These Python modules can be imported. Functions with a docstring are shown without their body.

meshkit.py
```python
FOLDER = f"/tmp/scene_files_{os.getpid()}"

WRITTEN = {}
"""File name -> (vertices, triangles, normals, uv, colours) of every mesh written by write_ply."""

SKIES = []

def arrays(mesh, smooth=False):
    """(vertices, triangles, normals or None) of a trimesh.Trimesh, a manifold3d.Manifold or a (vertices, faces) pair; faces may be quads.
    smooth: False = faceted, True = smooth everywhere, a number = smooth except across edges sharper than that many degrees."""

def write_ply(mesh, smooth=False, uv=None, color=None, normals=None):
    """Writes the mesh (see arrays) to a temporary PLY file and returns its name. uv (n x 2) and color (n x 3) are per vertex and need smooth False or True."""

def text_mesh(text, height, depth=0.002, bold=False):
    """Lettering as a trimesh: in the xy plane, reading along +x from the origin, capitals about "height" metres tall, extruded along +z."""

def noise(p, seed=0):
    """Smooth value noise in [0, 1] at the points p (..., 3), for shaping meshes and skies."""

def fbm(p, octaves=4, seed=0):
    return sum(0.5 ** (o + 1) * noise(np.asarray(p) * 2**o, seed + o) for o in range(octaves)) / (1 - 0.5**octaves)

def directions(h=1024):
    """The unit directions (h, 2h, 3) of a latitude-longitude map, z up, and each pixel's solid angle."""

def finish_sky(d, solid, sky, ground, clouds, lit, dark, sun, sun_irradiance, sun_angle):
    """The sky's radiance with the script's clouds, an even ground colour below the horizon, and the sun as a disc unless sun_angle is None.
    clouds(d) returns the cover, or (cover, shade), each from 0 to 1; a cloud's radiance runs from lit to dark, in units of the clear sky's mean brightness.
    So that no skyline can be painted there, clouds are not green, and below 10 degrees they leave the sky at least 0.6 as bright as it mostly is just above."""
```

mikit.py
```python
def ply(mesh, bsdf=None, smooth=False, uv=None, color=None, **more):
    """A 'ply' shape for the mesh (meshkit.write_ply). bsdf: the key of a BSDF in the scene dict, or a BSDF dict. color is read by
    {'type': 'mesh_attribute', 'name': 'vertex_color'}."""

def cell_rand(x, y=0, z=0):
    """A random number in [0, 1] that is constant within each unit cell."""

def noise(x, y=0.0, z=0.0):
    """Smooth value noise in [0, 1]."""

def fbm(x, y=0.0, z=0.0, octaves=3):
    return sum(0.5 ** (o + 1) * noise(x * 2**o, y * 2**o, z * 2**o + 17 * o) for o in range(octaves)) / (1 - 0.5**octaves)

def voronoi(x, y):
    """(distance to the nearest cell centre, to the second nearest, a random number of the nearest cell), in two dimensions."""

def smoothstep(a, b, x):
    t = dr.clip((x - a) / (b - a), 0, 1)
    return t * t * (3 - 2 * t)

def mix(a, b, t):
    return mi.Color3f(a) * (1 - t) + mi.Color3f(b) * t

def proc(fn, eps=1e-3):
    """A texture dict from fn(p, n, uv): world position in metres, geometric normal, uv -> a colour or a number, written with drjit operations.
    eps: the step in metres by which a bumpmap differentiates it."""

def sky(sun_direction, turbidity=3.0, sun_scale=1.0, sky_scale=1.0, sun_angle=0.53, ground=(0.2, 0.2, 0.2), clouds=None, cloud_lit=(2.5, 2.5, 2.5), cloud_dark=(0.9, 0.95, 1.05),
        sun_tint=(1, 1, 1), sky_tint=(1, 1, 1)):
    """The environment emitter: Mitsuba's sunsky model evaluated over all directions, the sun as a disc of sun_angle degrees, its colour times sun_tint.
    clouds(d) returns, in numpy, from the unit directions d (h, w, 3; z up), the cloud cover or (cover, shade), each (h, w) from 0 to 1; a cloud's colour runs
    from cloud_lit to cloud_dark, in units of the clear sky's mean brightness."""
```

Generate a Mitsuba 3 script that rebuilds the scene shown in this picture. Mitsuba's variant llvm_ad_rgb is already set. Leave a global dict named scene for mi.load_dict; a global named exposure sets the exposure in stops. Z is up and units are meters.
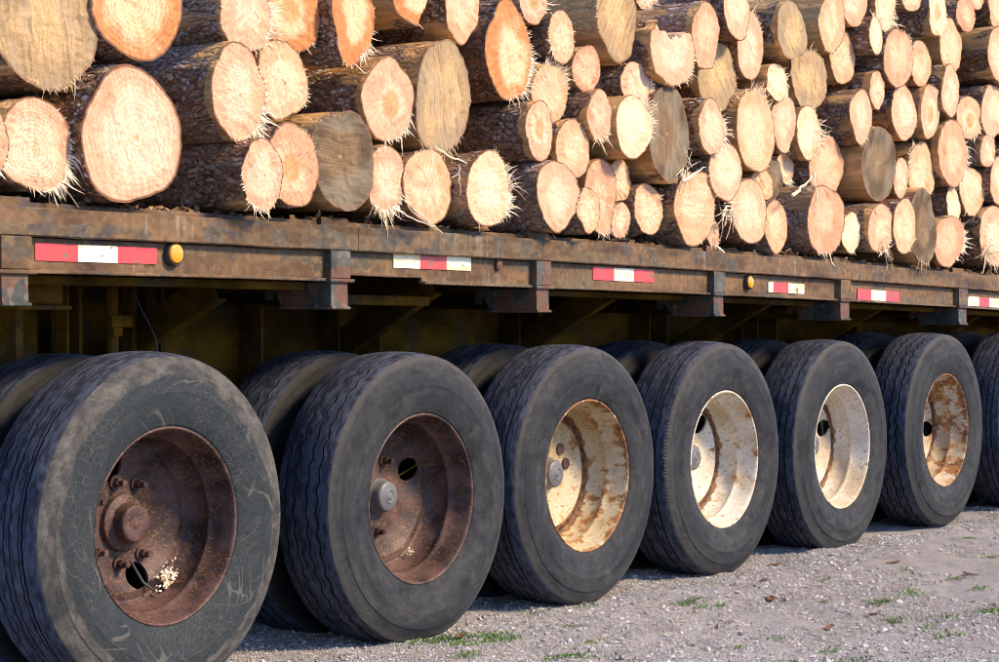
"""Log trailer loaded with crosswise pine logs on a gravel yard, low side sun."""
import math
import numpy as np, trimesh, drjit as dr, mitsuba as mi, mikit, meshkit
from shapely.geometry import Polygon, Point
T = mi.ScalarTransform4f

# ------------------------------------------------------------------ camera, sky, exposure
CAM = np.array([0.0, -4.445, 1.181])
YAW, PITCH = math.radians(54.4836), math.radians(-0.733)
FWD = np.array([math.sin(YAW) * math.cos(PITCH), math.cos(YAW) * math.cos(PITCH), math.sin(PITCH)])
SUN_EL, SUN_AZ = math.radians(38), math.radians(20)          # height; turned from the trailer's side normal towards its far end
SUN = [math.sin(SUN_AZ) * math.cos(SUN_EL), -math.cos(SUN_AZ) * math.cos(SUN_EL), math.sin(SUN_EL)]
scene, labels = {}, {}
scene['camera'] = {'type': 'perspective', 'fov': 2 * math.degrees(math.atan(499.5 / 2053)), 'fov_axis': 'x', 'near_clip': 0.05, 'far_clip': 3000.0,
                   'to_world': T().look_at(origin=CAM.tolist(), target=(CAM + FWD).tolist(), up=[0, 0, 1])}
scene['sky'] = mikit.sky(SUN, turbidity=3, sun_scale=0.78, sky_scale=1.25, sun_angle=11, sun_tint=(1.0, 0.95, 0.87), sky_tint=(0.90, 0.96, 1.20), ground=(0.25, 0.24, 0.23))
exposure = 2.75

rng = np.random.default_rng(7)
noise, fbm, voronoi, cell_rand, smoothstep, mix = mikit.noise, mikit.fbm, mikit.voronoi, mikit.cell_rand, mikit.smoothstep, mikit.mix
C3 = mi.Color3f


def npnoise(x, y=0.0, z=0.0):
    """mikit.noise in numpy (same field), so that relief in the mesh and colour in the material agree."""
    x, y, z = np.broadcast_arrays(np.asarray(x, float), y, z)
    return meshkit.noise(np.stack([x, y, z], -1) + 1000000.0)


# ------------------------------------------------------------------ naming
COUNT = {}


def key_for(base):
    k = COUNT.get(base, 0)
    COUNT[base] = k + 1
    return base if k == 0 else f'{base}_{k:03d}'


def put(base, shape, label=None, **tags):
    k = key_for(base)
    scene[k] = shape
    if label:
        tags['label'] = label
    if tags:
        labels[k] = tags
    return k


# ------------------------------------------------------------------ mesh helpers
def grid(P, UV, flip=False):
    """P (m, n, 3), UV (m, n, 2) -> (V, F, UV)."""
    m, n = P.shape[:2]
    i, j = np.meshgrid(np.arange(m - 1), np.arange(n - 1), indexing='ij')
    a = (i * n + j).ravel()
    q = np.stack([a, a + 1, a + n + 1, a + n], 1)
    f = np.vstack([q[:, [0, 1, 2]], q[:, [0, 2, 3]]])
    if flip:
        f = f[:, ::-1]
    return P.reshape(-1, 3), f, UV.reshape(-1, 2)


def join(parts):
    V, F, U, o = [], [], [], 0
    for v, f, u in parts:
        V.append(v); F.append(f + o); U.append(u); o += len(v)
    return np.vstack(V), np.vstack(F), np.vstack(U)


def uvply(parts, bsdf, smooth=True, **more):
    v, f, u = join(parts) if isinstance(parts, list) else parts
    return mikit.ply((v, f), bsdf, smooth=smooth, uv=u, **more)


def chamfered(y0, y1, z0, z1, c):
    return [(y0 + c, z0), (y1 - c, z0), (y1, z0 + c), (y1, z1 - c), (y1 - c, z1), (y0 + c, z1), (y0, z1 - c), (y0, z0 + c)]


def prism_x(poly, x0, x1, n=2, shrink=0.0, wob=0.0, seed=0):
    """A polygon in (y, z) swept along x, end caps included."""
    poly = np.asarray(poly, float)
    k = len(poly)
    xs = np.linspace(x0, x1, n)
    V = np.array([[x, y, z] for x in xs for (y, z) in poly])
    if wob:
        V[:, 1] += wob * (meshkit.fbm(V * [9, 30, 30] + seed, 3) - .5) * 2
        V[:, 2] += wob * (meshkit.fbm(V * [9, 30, 30] + seed + 40, 3) - .5) * 2
    F = []
    for i in range(n - 1):
        for j in range(k):
            a, b = i * k + j, i * k + (j + 1) % k
            F += [[a, b, b + k], [a, b + k, a + k]]
    for s, o in ((1, 0), (-1, (n - 1) * k)):
        c = len(V); V = np.vstack([V, V[o:o + k].mean(0)])
        for j in range(k):
            F.append([c, o + (j + 1) % k, o + j][::s])
    return trimesh.Trimesh(V, np.array(F)[:, ::-1], process=False)


def box(x0, x1, y0, y1, z0, z1, c=0.003, n=2, **kw):
    c = min(c, abs(y1 - y0) * .4, abs(z1 - z0) * .4)
    return prism_x(chamfered(y0, y1, z0, z1, c), x0, x1, n, **kw)


def zt(x):
    """Height of the rail's upper edge: the old bed sags towards its far end."""
    return 1.42498 - 0.01514 * (x - 7) - 0.001477 * (x - 7) ** 2


def bowed(m):
    m = m.copy(); v = np.array(m.vertices); v[:, 2] += zt(v[:, 0]); m.vertices = v
    return m


def tube(points, radius, sides=8):
    p = np.asarray(points, float)
    t = np.gradient(p, axis=0); t /= np.linalg.norm(t, axis=1, keepdims=True)
    a = np.cross(t, [0.31, 0.2, 0.93]); a /= np.linalg.norm(a, axis=1, keepdims=True)
    b = np.cross(t, a); g = np.arange(sides) * 2 * np.pi / sides
    r = np.broadcast_to(radius, (len(p),))[:, None, None]
    V = (p[:, None] + r * (np.cos(g)[None, :, None] * a[:, None] + np.sin(g)[None, :, None] * b[:, None])).reshape(-1, 3)
    F = []
    for i in range(len(p) - 1):
        for j in range(sides):
            A, B = i * sides + j, i * sides + (j + 1) % sides
            F += [[A, B, B + sides], [A, B + sides, A + sides]]
    for s, o in ((1, 0), (-1, (len(p) - 1) * sides)):
        c = len(V); V = np.vstack([V, V[o:o + sides].mean(0)])
        F += [[c, o + (j + 1) % sides, o + j][::s] for j in range(sides)]
    return trimesh.Trimesh(V, np.array(F), process=False)


def lathe_y(profile, n=64, v0=0.0, k=0, phase=0.0, span=8.0):
    """A profile of (r, y) turned about the y axis; u = span*k + angle (radians), v = v0 + running fraction."""
    pr = np.asarray(profile, float)
    g = np.linspace(0, 2 * np.pi, n + 1)
    P = np.stack([pr[:, :1] * np.cos(g), np.repeat(pr[:, 1:], n + 1, 1), pr[:, :1] * np.sin(g)], -1)
    L = np.concatenate([[0], np.cumsum(np.hypot(*np.diff(pr, axis=0).T))]); L /= L[-1]
    U = np.stack([np.broadcast_to(span * k + g, P.shape[:2]), np.broadcast_to(v0 + L[:, None], P.shape[:2])], -1)
    return grid(P, U)


# ------------------------------------------------------------------ materials
def principled(color, rough=0.8, spec=0.3, **kw):
    return {'type': 'principled', 'base_color': color, 'roughness': rough, 'specular': spec, **kw}


def rgb(*c):
    return {'type': 'rgb', 'value': list(c)}


def bumped(bsdf, fn, scale=1.0, eps=1.5e-3):
    t = mikit.proc(fn, eps)
    return {'type': 'twosided', 'bsdf': {'type': 'bumpmap', 'arbitrary': t, 'scale': scale, 'bsdf': bsdf}}


def sel(table, k):
    """Row k of a small table of colours, by a chain of selects."""
    out = C3(*table[0])
    for i, c in enumerate(table[1:], 1):
        out = dr.select(k > i - 0.5, C3(*c), out)
    return out


def self_(table, k):
    out = mi.Float(table[0])
    for i, c in enumerate(table[1:], 1):
        out = dr.select(k > i - 0.5, mi.Float(c), out)
    return out


KIND = {'P': 0, 'O': 1, 'K': 2, 'W': 3, 'Y': 4, 'T': 5, 'G': 6}
HEART = [(.74, .575, .42), (.78, .57, .36), (.70, .49, .335), (.80, .69, .51), (.73, .56, .385), (.58, .405, .215), (.20, .138, .080)]
SAP = [(.68, .42, .285), (.60, .255, .105), (.61, .35, .225), (.76, .57, .385), (.67, .425, .265), (.42, .30, .165), (.105, .076, .048)]


def end_color(p, n, uv):
    kid = dr.floor(uv.x / 4 + .5); a = uv.x - 4 * kid
    kt = dr.floor(uv.y / 4 + .5); b = uv.y - 4 * kt
    r1, r2, r3 = cell_rand(kid, 1), cell_rand(kid, 2), cell_rand(kid, 3)
    rho0 = dr.sqrt(a * a + b * b)
    a2, b2 = a + .22 * (r1 - .5), b + .22 * (r2 - .5)
    rho = dr.sqrt(a2 * a2 + b2 * b2)
    big = noise(a * 2.2, b * 2.2, kid + .5)
    mid = fbm(a * 7, b * 7, kid + .3, octaves=3)
    sap = smoothstep(.42, .72, rho + .45 * (big - .5) + .2 * (mid - .5) + .2 * (r3 - .5))
    c = mix(sel(HEART, kt), sel(SAP, kt), sap) * C3(.86, .81, .77)
    old = smoothstep(4.5, 4.6, kt)
    rings = dr.sin(6.2832 * (rho * (11 + 13 * r3) + 1.3 * (big + .4 * mid)))
    ringfade = (.4 + .6 * noise(a * 3, b * 3, kid + 7.5)) * (1 - .8 * old)
    c *= 1 - (.16 + .16 * r1) * ringfade * smoothstep(-.1, .95, rings) * C3(.55, 1, 1.35)
    ang = 6.2832 * r2
    across = a * dr.cos(ang) + b * dr.sin(ang); along = b * dr.cos(ang) - a * dr.sin(ang)
    saw = noise(across * 60 + 2.5 * noise(along * 1.5, across * 2, kid), along * 3.5, kid)
    c *= .82 + .33 * saw
    c *= .80 + .40 * noise(a * 38, b * 38, kid)
    stain = smoothstep(.60, .80, fbm(a * 2.1 + 5, b * 2.1, kid + 11.3, octaves=3)) * (1 - .6 * old)
    c = mix(c, c * C3(.84, .68, .52), stain * .75)
    red = smoothstep(.56, .72, fbm(a * 3.1, b * 3.1 + 9, kid + 3.3, octaves=3)) * (1 - old)
    c = mix(c, C3(.66, .37, .23), .42 * red * sap)
    fleck = smoothstep(.80, .90, noise(a * 26, b * 26, kid + 20.5))
    c = mix(c, c * .45, fleck * (.35 + .3 * old))
    grey = smoothstep(.42, .68, fbm(across * 3.0, along * 1.3, kid + 31.7, octaves=3) + .28 * (rho0 - .6)) * old
    c = mix(c, C3(.25, .215, .155), grey * .5)
    streak = smoothstep(.5, .8, noise(across * 22, along * 2.0, kid + 5.5)) * old
    c *= 1 - .32 * streak
    core = smoothstep(.40, .26, rho + .10 * (mid - .5)) * smoothstep(.80, .84, cell_rand(kid, 9)) * (1 - old)
    c = mix(c, c * C3(.84, .66, .48), core)
    pith = smoothstep(.055, .02, rho)
    c = mix(c, C3(.42, .22, .10), pith * .7)
    crack = smoothstep(.915, .975, noise(dr.atan2(b2, a2) * 3.5 + 3, rho * 1.2, kid + 13.5)) * smoothstep(.05, .2, rho)
    c *= 1 - .6 * crack
    rim = smoothstep(.945, .975, rho0 + .03 * (mid - .5))
    return mix(c, mix(C3(.30, .13, .06), C3(.07, .045, .035), noise(a * 12, b * 12, kid + 2.5)), rim * (1 - .3 * old))


def end_bump(p, n, uv):
    kid = dr.floor(uv.x / 4 + .5); a = uv.x - 4 * kid
    kt = dr.floor(uv.y / 4 + .5); b = uv.y - 4 * kt
    r2 = cell_rand(kid, 2); ang = 6.2832 * r2
    across = a * dr.cos(ang) + b * dr.sin(ang); along = b * dr.cos(ang) - a * dr.sin(ang)
    return .0016 * noise(across * 52 + 2.0 * noise(along * 1.5, across * 2, kid), along * 2.6, kid) + .0008 * noise(a * 24, b * 24, kid) + .0009 * noise(a * 70, b * 70, kid)


def bark_plates(a, y, k):
    """Scaly pine bark over a (girth) and y (length), in metres: plate edge distance, plate tone, flake edge distance, flake tone."""
    w = 1.1 * noise(a * 22, y * 14, k); w2 = 1.1 * noise(a * 25 + 7, y * 16, k + .5)
    d1, d2, r = voronoi(a * 46 + w + 13 * k, y * 27 + w2)
    e1, e2, q = voronoi(a * 95 + w * 2 + 7 * k, y * 62 + w2 * 2)
    return d2 - d1, r, e2 - e1, q


def bark_parts(uv):
    k = dr.floor(uv.x / 4 + .5); a = uv.x - 4 * k
    t = dr.floor(uv.y / 4); y = uv.y - 4 * t
    return k, a, t, y


def bark_color(p, n, uv):
    k, a, t, y = bark_parts(uv)
    e, tone, fe, ft = bark_plates(a, y, k)
    r1, r2 = cell_rand(k, 5), cell_rand(k, 6)
    m = noise(a * 4.5, y * 3, k + .4)
    c = mix(C3(.17, .088, .046), C3(.46, .325, .235), smoothstep(.25, .85, .45 * m + .35 * tone + .30 * ft + .25 * (r1 - .5)))
    c = mix(c, C3(.36, .15, .06), smoothstep(.60, .75, ft) * smoothstep(.35, .6, noise(a * 12, y * 7, k + 3.4)) * .75)
    c = mix(c, C3(.62, .56, .54), smoothstep(.80, .90, ft) * smoothstep(.40, .6, noise(a * 10, y * 6, k + 9.4)) * .75)
    c *= 1 - .68 * smoothstep(.17, .02, e) * (.4 + .6 * smoothstep(.3, .6, noise(a * 8, y * 6, k + 14.5)))
    c *= 1 - .45 * smoothstep(.16, .02, fe)
    c *= .70 + .6 * noise(a * 160, y * 110, k)
    inner = smoothstep(.60, .66, fbm(a * 6.5, y * 2.6, k + 4.6, octaves=4) + .10 * (r2 - .5))
    grain = .70 + .5 * noise(a * 60, y * 4, k)
    wood = mix(C3(.52, .26, .085), C3(.66, .43, .20), noise(a * 9, y * 2.5, k + 1.5)) * grain
    peeled = smoothstep(.5, .6, t) * (1 - smoothstep(1.5, 1.6, t))
    mixed = smoothstep(1.5, 1.6, t)
    patch = smoothstep(.48, .53, fbm(a * 6.5, y * 3.0, k + 8.6, octaves=4))
    torn = smoothstep(.04, .03, y + .10 * (noise(a * 16, y * 5, k + 6.5) - .38)) * smoothstep(.35, .6, r2)
    amount = dr.maximum(dr.maximum(inner * .75, peeled * (1 - .45 * inner)), dr.maximum(mixed * patch, torn))
    return mix(c, wood, amount)


def bark_bump(p, n, uv):
    k, a, t, y = bark_parts(uv)
    e, tone, fe, ft = bark_plates(a, y, k)
    return .009 * smoothstep(.0, .30, e) * (.5 + tone) + .003 * smoothstep(0, .25, fe) * (.3 + ft) + .0015 * noise(a * 160, y * 110, k)


def rust_color(p, n, uv):
    q = fbm(p.x * 5, p.z * 14, p.y * 9, octaves=4)
    s = noise(p.x * 60, p.z * 60, p.y * 60)
    c = mix(C3(.072, .041, .021), C3(.152, .090, .045), smoothstep(.3, .7, q))
    c = mix(c, C3(.125, .088, .050), smoothstep(.5, .72, fbm(p.x * 2.2 + 9, p.z * 20, p.y * 5, octaves=3)))
    e = fbm(p.x * 13 + 3, p.z * 15 + 2, p.y * 12, octaves=4)
    e = .7 * e + .3 * fbm(p.x * 24, p.z * 34, p.y * 20 + 7, octaves=3)
    flake = smoothstep(.590, .605, e)
    edge = smoothstep(.575, .592, e) * (1 - flake)
    c = mix(c, C3(.070, .068, .056), flake * .6)
    c = mix(c, C3(.33, .20, .11), edge * .3)
    dark = smoothstep(.66, .72, noise(p.x * 22, p.z * 30, p.y * 20 + 4)) * smoothstep(.4, .6, noise(p.x * 4, p.z * 3, 8.5))
    c = mix(c, C3(.045, .045, .055), dark * .55)
    run = smoothstep(.55, .85, fbm(p.x * 60, p.z * 7, p.y * 8, octaves=3)) * smoothstep(.45, .65, noise(p.x * 3.1, 3.5, p.y * 2))
    c = mix(c, C3(.36, .30, .23), run * .34)
    c *= .72 + .5 * s
    return c


def rust_bump(p, n, uv):
    e = fbm(p.x * 7 + 3, p.z * 9 + 2, p.y * 7, octaves=4)
    return .0012 * smoothstep(.555, .575, e) + .0016 * noise(p.x * 70, p.y * 70, p.z * 70) + .003 * noise(p.x * 16, p.y * 16, p.z * 16)


def frame_color(p, n, uv):
    q = fbm(p.x * 4, p.z * 7, p.y * 5, octaves=3)
    c = mix(C3(.036, .018, .002), C3(.115, .060, .006), smoothstep(.3, .7, q))
    e = fbm(p.x * 6 + 13, p.z * 6 + 2, p.y * 6, octaves=4)
    c = mix(c, C3(.045, .04, .022), smoothstep(.54, .66, e) * .6)
    return c * (.75 + .45 * noise(p.x * 50, p.z * 50, p.y * 50))


def bracket_color(p, n, uv):
    q = fbm(p.x * 9, p.z * 12, p.y * 11, octaves=4)
    c = mix(C3(.034, .038, .034), C3(.072, .072, .058), smoothstep(.35, .65, q))
    e = fbm(p.x * 12 + 6, p.z * 14, p.y * 12 + 3, octaves=4)
    c = mix(c, C3(.12, .055, .028), smoothstep(.52, .57, e) * .85)
    c = mix(c, C3(.14, .12, .10), smoothstep(.76, .82, noise(p.x * 33, p.z * 40, p.y * 30)) * .6)
    return c * (.75 + .45 * noise(p.x * 70, p.z * 70, p.y * 70))


def tyre_color(p, n, uv):
    k = dr.floor(uv.x / 8); u = uv.x - 8 * k; v = uv.y
    side = smoothstep(.9, .85, v)
    st = noise(u * 1.6, v * 55, k + .5)
    bl = fbm(u * 3.0, v * 17, k + .5, octaves=4)
    bl2 = fbm(u * 15, v * 34, k + 4.5, octaves=4)
    dust = smoothstep(.30, .74, .46 * bl + .16 * st + .38 * bl2)
    s = mix(C3(.030, .034, .041), C3(.072, .077, .084), dust)
    s = mix(s, C3(.125, .11, .088), smoothstep(.56, .72, bl2) * smoothstep(.35, .6, bl) * .28)
    s = mix(s, C3(.015, .016, .020), smoothstep(.56, .66, fbm(u * 7, v * 13 + 4, k + 7.5, octaves=4)) * .45)
    s = mix(s, C3(.120, .113, .108), smoothstep(.478, .500, v + .010 * (bl2 - .5)) * (.35 + .5 * bl))
    first = smoothstep(.5, .4, k)
    wob = .060 * (noise(u * 2.6, 3.5, 1.5) - .5) + .022 * (noise(u * 19, v * 26, 2.5) - .5) + .010 * (noise(u * 70, v * 70, 2.5) - .5)
    band = smoothstep(.438, .446, v + wob) * (.55 + .45 * smoothstep(.35, .6, fbm(u * 14, v * 20, 3.5, octaves=4)))
    vx, vy = u * 34 + 1.8 * noise(u * 19, v * 22, .5), v * 46 + 1.8 * noise(u * 16, v * 24, 5.5)
    d1, d2, _ = voronoi(vx, vy)
    crack = smoothstep(.07, .02, d2 - d1) * smoothstep(.36, .54, noise(u * 2.3, v * 6, 9.5)) * smoothstep(.3, .5, noise(u * 30, v * 30, 3.5))
    q1 = u * 20 - v * 26; q2 = u * 3 + v * 4
    scr = smoothstep(.022, .006, dr.abs(noise(q1, q2, 6.5) - .5)) * smoothstep(.54, .64, noise(u * 6, v * 12, 1.5))
    scr2 = smoothstep(.022, .006, dr.abs(noise(u * 14 + v * 40, u * 5 - v * 3, 8.5) - .5)) * smoothstep(.56, .66, noise(u * 7 + 3, v * 14, 2.5))
    w1 = mix(C3(.020, .028, .033), C3(.046, .054, .060), bl2)
    w1 = mix(w1, C3(.16, .155, .14), dr.clip(crack * .8 + scr + scr2, 0, 1) * .55)
    w1 = mix(w1, mix(C3(.055, .052, .050), C3(.15, .137, .122), smoothstep(.3, .7, bl2)), band * .8)
    s = mix(s, w1 * 1.35, first)
    s *= dr.select(k > 8.5, mi.Float(.24), mi.Float(.56))  # inner tyres darker: the shade behind the outer wheels is put into their colour
    tr = mix(C3(.018, .022, .034), C3(.060, .068, .094), smoothstep(.3, .72, .6 * fbm(u * 7, v * 24, k + .5, octaves=4) + .4 * noise(u * 40, v * 120, k)))
    tr = mix(tr, C3(.09, .09, .095), smoothstep(.66, .80, noise(u * 14, v * 34, k + 8.5)) * .35)
    c = mix(tr, s, side)
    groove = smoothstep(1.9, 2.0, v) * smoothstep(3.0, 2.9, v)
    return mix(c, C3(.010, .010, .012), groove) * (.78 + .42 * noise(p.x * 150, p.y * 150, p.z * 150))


def tyre_bump(p, n, uv):
    k = dr.floor(uv.x / 8); u = uv.x - 8 * k; v = uv.y
    return .0026 * fbm(u * 40, v * 60, k + .5, octaves=3) + .0004 * noise(u * 2, v * 200, k) + .0008 * noise(p.x * 230, p.y * 230, p.z * 230)


RIM_A = [(.050, .028, .025), (.056, .033, .028), (.42, .355, .235), (.53, .49, .41), (.54, .50, .43), (.43, .375, .29)]
RIM_AMT = [.05, .05, .005, .085, .125, -.045]


def rim_color(p, n, uv):
    k = dr.floor(uv.x / 8); v = uv.y
    kk = dr.minimum(k, 5)
    q = fbm(p.x * 13, p.y * 13, p.z * 13 + k, octaves=4)
    q2 = fbm(p.x * 44, p.y * 44, p.z * 44 + 3, octaves=3)
    white = smoothstep(1.5, 1.6, kk)
    base = sel(RIM_A, kk)
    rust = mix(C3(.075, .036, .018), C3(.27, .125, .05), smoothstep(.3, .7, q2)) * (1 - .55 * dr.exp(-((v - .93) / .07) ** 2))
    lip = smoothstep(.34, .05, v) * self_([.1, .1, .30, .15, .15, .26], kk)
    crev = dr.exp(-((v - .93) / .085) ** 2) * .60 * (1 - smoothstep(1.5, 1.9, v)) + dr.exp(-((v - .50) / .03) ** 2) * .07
    discz = smoothstep(1.9, 2.0, v)
    rimz = smoothstep(2.80, 2.98, v) * .10 * discz
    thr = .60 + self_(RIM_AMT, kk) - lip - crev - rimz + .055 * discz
    e = .50 * q + .50 * q2
    m = smoothstep(thr, thr + .05, e)
    halo = smoothstep(thr - .09, thr + .01, e)
    dirt = smoothstep(.35, .75, fbm(p.x * 7, p.y * 7, p.z * 7 + 5 + k, octaves=4))
    w = mix(base * 1.08, base * C3(.74, .61, .43), dirt * .8)
    w = mix(w, base * C3(.80, .56, .28), halo * .8)
    w = mix(w, rust, m)
    spots = smoothstep(.84, .88, noise(p.x * 80, p.y * 80, p.z * 80))
    w = mix(w, C3(.17, .085, .035), spots * .7)
    d = mix(base * .55, base * 1.7, smoothstep(.3, .7, q))
    d = mix(d, C3(.20, .088, .030), smoothstep(.52, .70, .45 * q2 + .55 * noise(p.x * 150, p.y * 150, p.z * 150)) * .48)
    d = mix(d, C3(.10, .085, .085), smoothstep(.58, .75, fbm(p.x * 6, p.y * 6, p.z * 6 + 9, octaves=3)) * .5)
    return mix(d, w, white) * (.8 + .35 * noise(p.x * 120, p.y * 120, p.z * 120))


def rim_bump(p, n, uv):
    return .0022 * fbm(p.x * 30, p.y * 30, p.z * 30, octaves=3) + .0006 * noise(p.x * 170, p.y * 170, p.z * 170)


def gravel_color(p, n, uv):
    big = fbm(p.x * .8, p.y * .8, 1.5, octaves=3)
    mid = fbm(p.x * 5, p.y * 5, 2.5, octaves=3)
    c = mix(C3(.200, .190, .180), C3(.325, .315, .305), smoothstep(.3, .7, .5 * big + .5 * mid))
    d, d2, r = voronoi(p.x * 85, p.y * 85)
    pebble = smoothstep(.06, .22, d2 - d)
    st = mix(C3(.16, .145, .14), C3(.43, .41, .42), r)
    c = mix(c, st, pebble * .62 * smoothstep(.2, .6, mid + .3 * (r - .5) + .1))
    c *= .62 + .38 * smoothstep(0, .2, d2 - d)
    damp = smoothstep(.60, .75, fbm(p.x * 1.7 + 4, p.y * 1.7, 3.5, octaves=4))
    c = mix(c, C3(.135, .114, .098), damp * .5)
    green = smoothstep(.62, .74, fbm(p.x * 3.5, p.y * 3.5, 6.5, octaves=4))
    return mix(c, C3(.13, .135, .07), green * .35)


def gravel_bump(p, n, uv):
    d, d2, r = voronoi(p.x * 85, p.y * 85)
    return .006 * smoothstep(0, .35, d2 - d) * (.4 + r) + .004 * noise(p.x * 60, p.y * 60, 1)


def stone_color(p, n, uv):
    r = cell_rand(uv.x * 977, uv.y * 77)
    r2 = cell_rand(uv.x * 977, uv.y * 77, 5)
    c = mix(C3(.22, .21, .20), C3(.56, .55, .535), r * r)
    return mix(c, C3(.24, .165, .12), smoothstep(.78, .85, r2) * .8) * (.8 + .4 * noise(p.x * 300, p.y * 300, p.z * 300))


def grass_color(p, n, uv):
    return mix(C3(.045, .11, .020), C3(.13, .23, .045), cell_rand(uv.x * 977, 3)) * (.6 + .6 * noise(p.x * 9, p.y * 9, 2))


def splinter_color(p, n, uv):
    return mix(C3(.66, .50, .31), C3(.84, .74, .57), noise(p.x * 40, p.y * 40, p.z * 40)) * (.85 + .25 * noise(p.x * 8, p.y * 8, p.z * 8))


def litter_color(p, n, uv):
    return mix(C3(.10, .055, .030), C3(.42, .27, .13), smoothstep(.35, .8, noise(p.x * 90, p.y * 90, p.z * 90)))


def tape_wear(base, stain):
    def fn(p, n, uv):
        q = fbm(p.x * 9, p.y * 9, p.z * 26, octaves=3)
        c = mix(C3(*base), C3(*stain), smoothstep(.44, .66, q) * .75)
        c = mix(c, C3(.16, .10, .06), smoothstep(.70, .74, fbm(p.x * 28, p.y * 28, p.z * 40 + 5, octaves=2)) * .85)
        return c * (.9 + .2 * noise(p.x * 200, p.z * 30, p.y * 30))
    return fn


scene['mat_end'] = bumped(principled(mikit.proc(end_color), .85, .2), end_bump, 1.0)
scene['mat_bark'] = bumped(principled(mikit.proc(bark_color), .8, .2), bark_bump, 1.0)
scene['mat_splinter'] = {'type': 'twosided', 'bsdf': principled(mikit.proc(splinter_color), .7, .3)}
scene['mat_old_splinter'] = {'type': 'twosided', 'bsdf': principled(rgb(.44, .33, .205), .8, .2)}
scene['mat_litter'] = {'type': 'twosided', 'bsdf': principled(mikit.proc(litter_color), .85, .15)}
scene['mat_rust'] = bumped(principled(mikit.proc(rust_color), .65, .22), rust_bump, 1.0)
scene['mat_frame'] = bumped(principled(mikit.proc(frame_color), .8, .06), rust_bump, 1.0)
scene['mat_bracket'] = bumped(principled(mikit.proc(bracket_color), .55, .35), rust_bump, .7)
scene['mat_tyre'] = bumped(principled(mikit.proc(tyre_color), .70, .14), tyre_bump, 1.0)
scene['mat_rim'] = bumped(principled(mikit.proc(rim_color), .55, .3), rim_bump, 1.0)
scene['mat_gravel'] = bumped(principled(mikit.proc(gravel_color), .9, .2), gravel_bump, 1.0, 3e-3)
scene['mat_stone'] = {'type': 'twosided', 'bsdf': principled(mikit.proc(stone_color), .85, .25)}
scene['mat_grass'] = {'type': 'twosided', 'bsdf': principled(mikit.proc(grass_color), .7, .25)}
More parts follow.
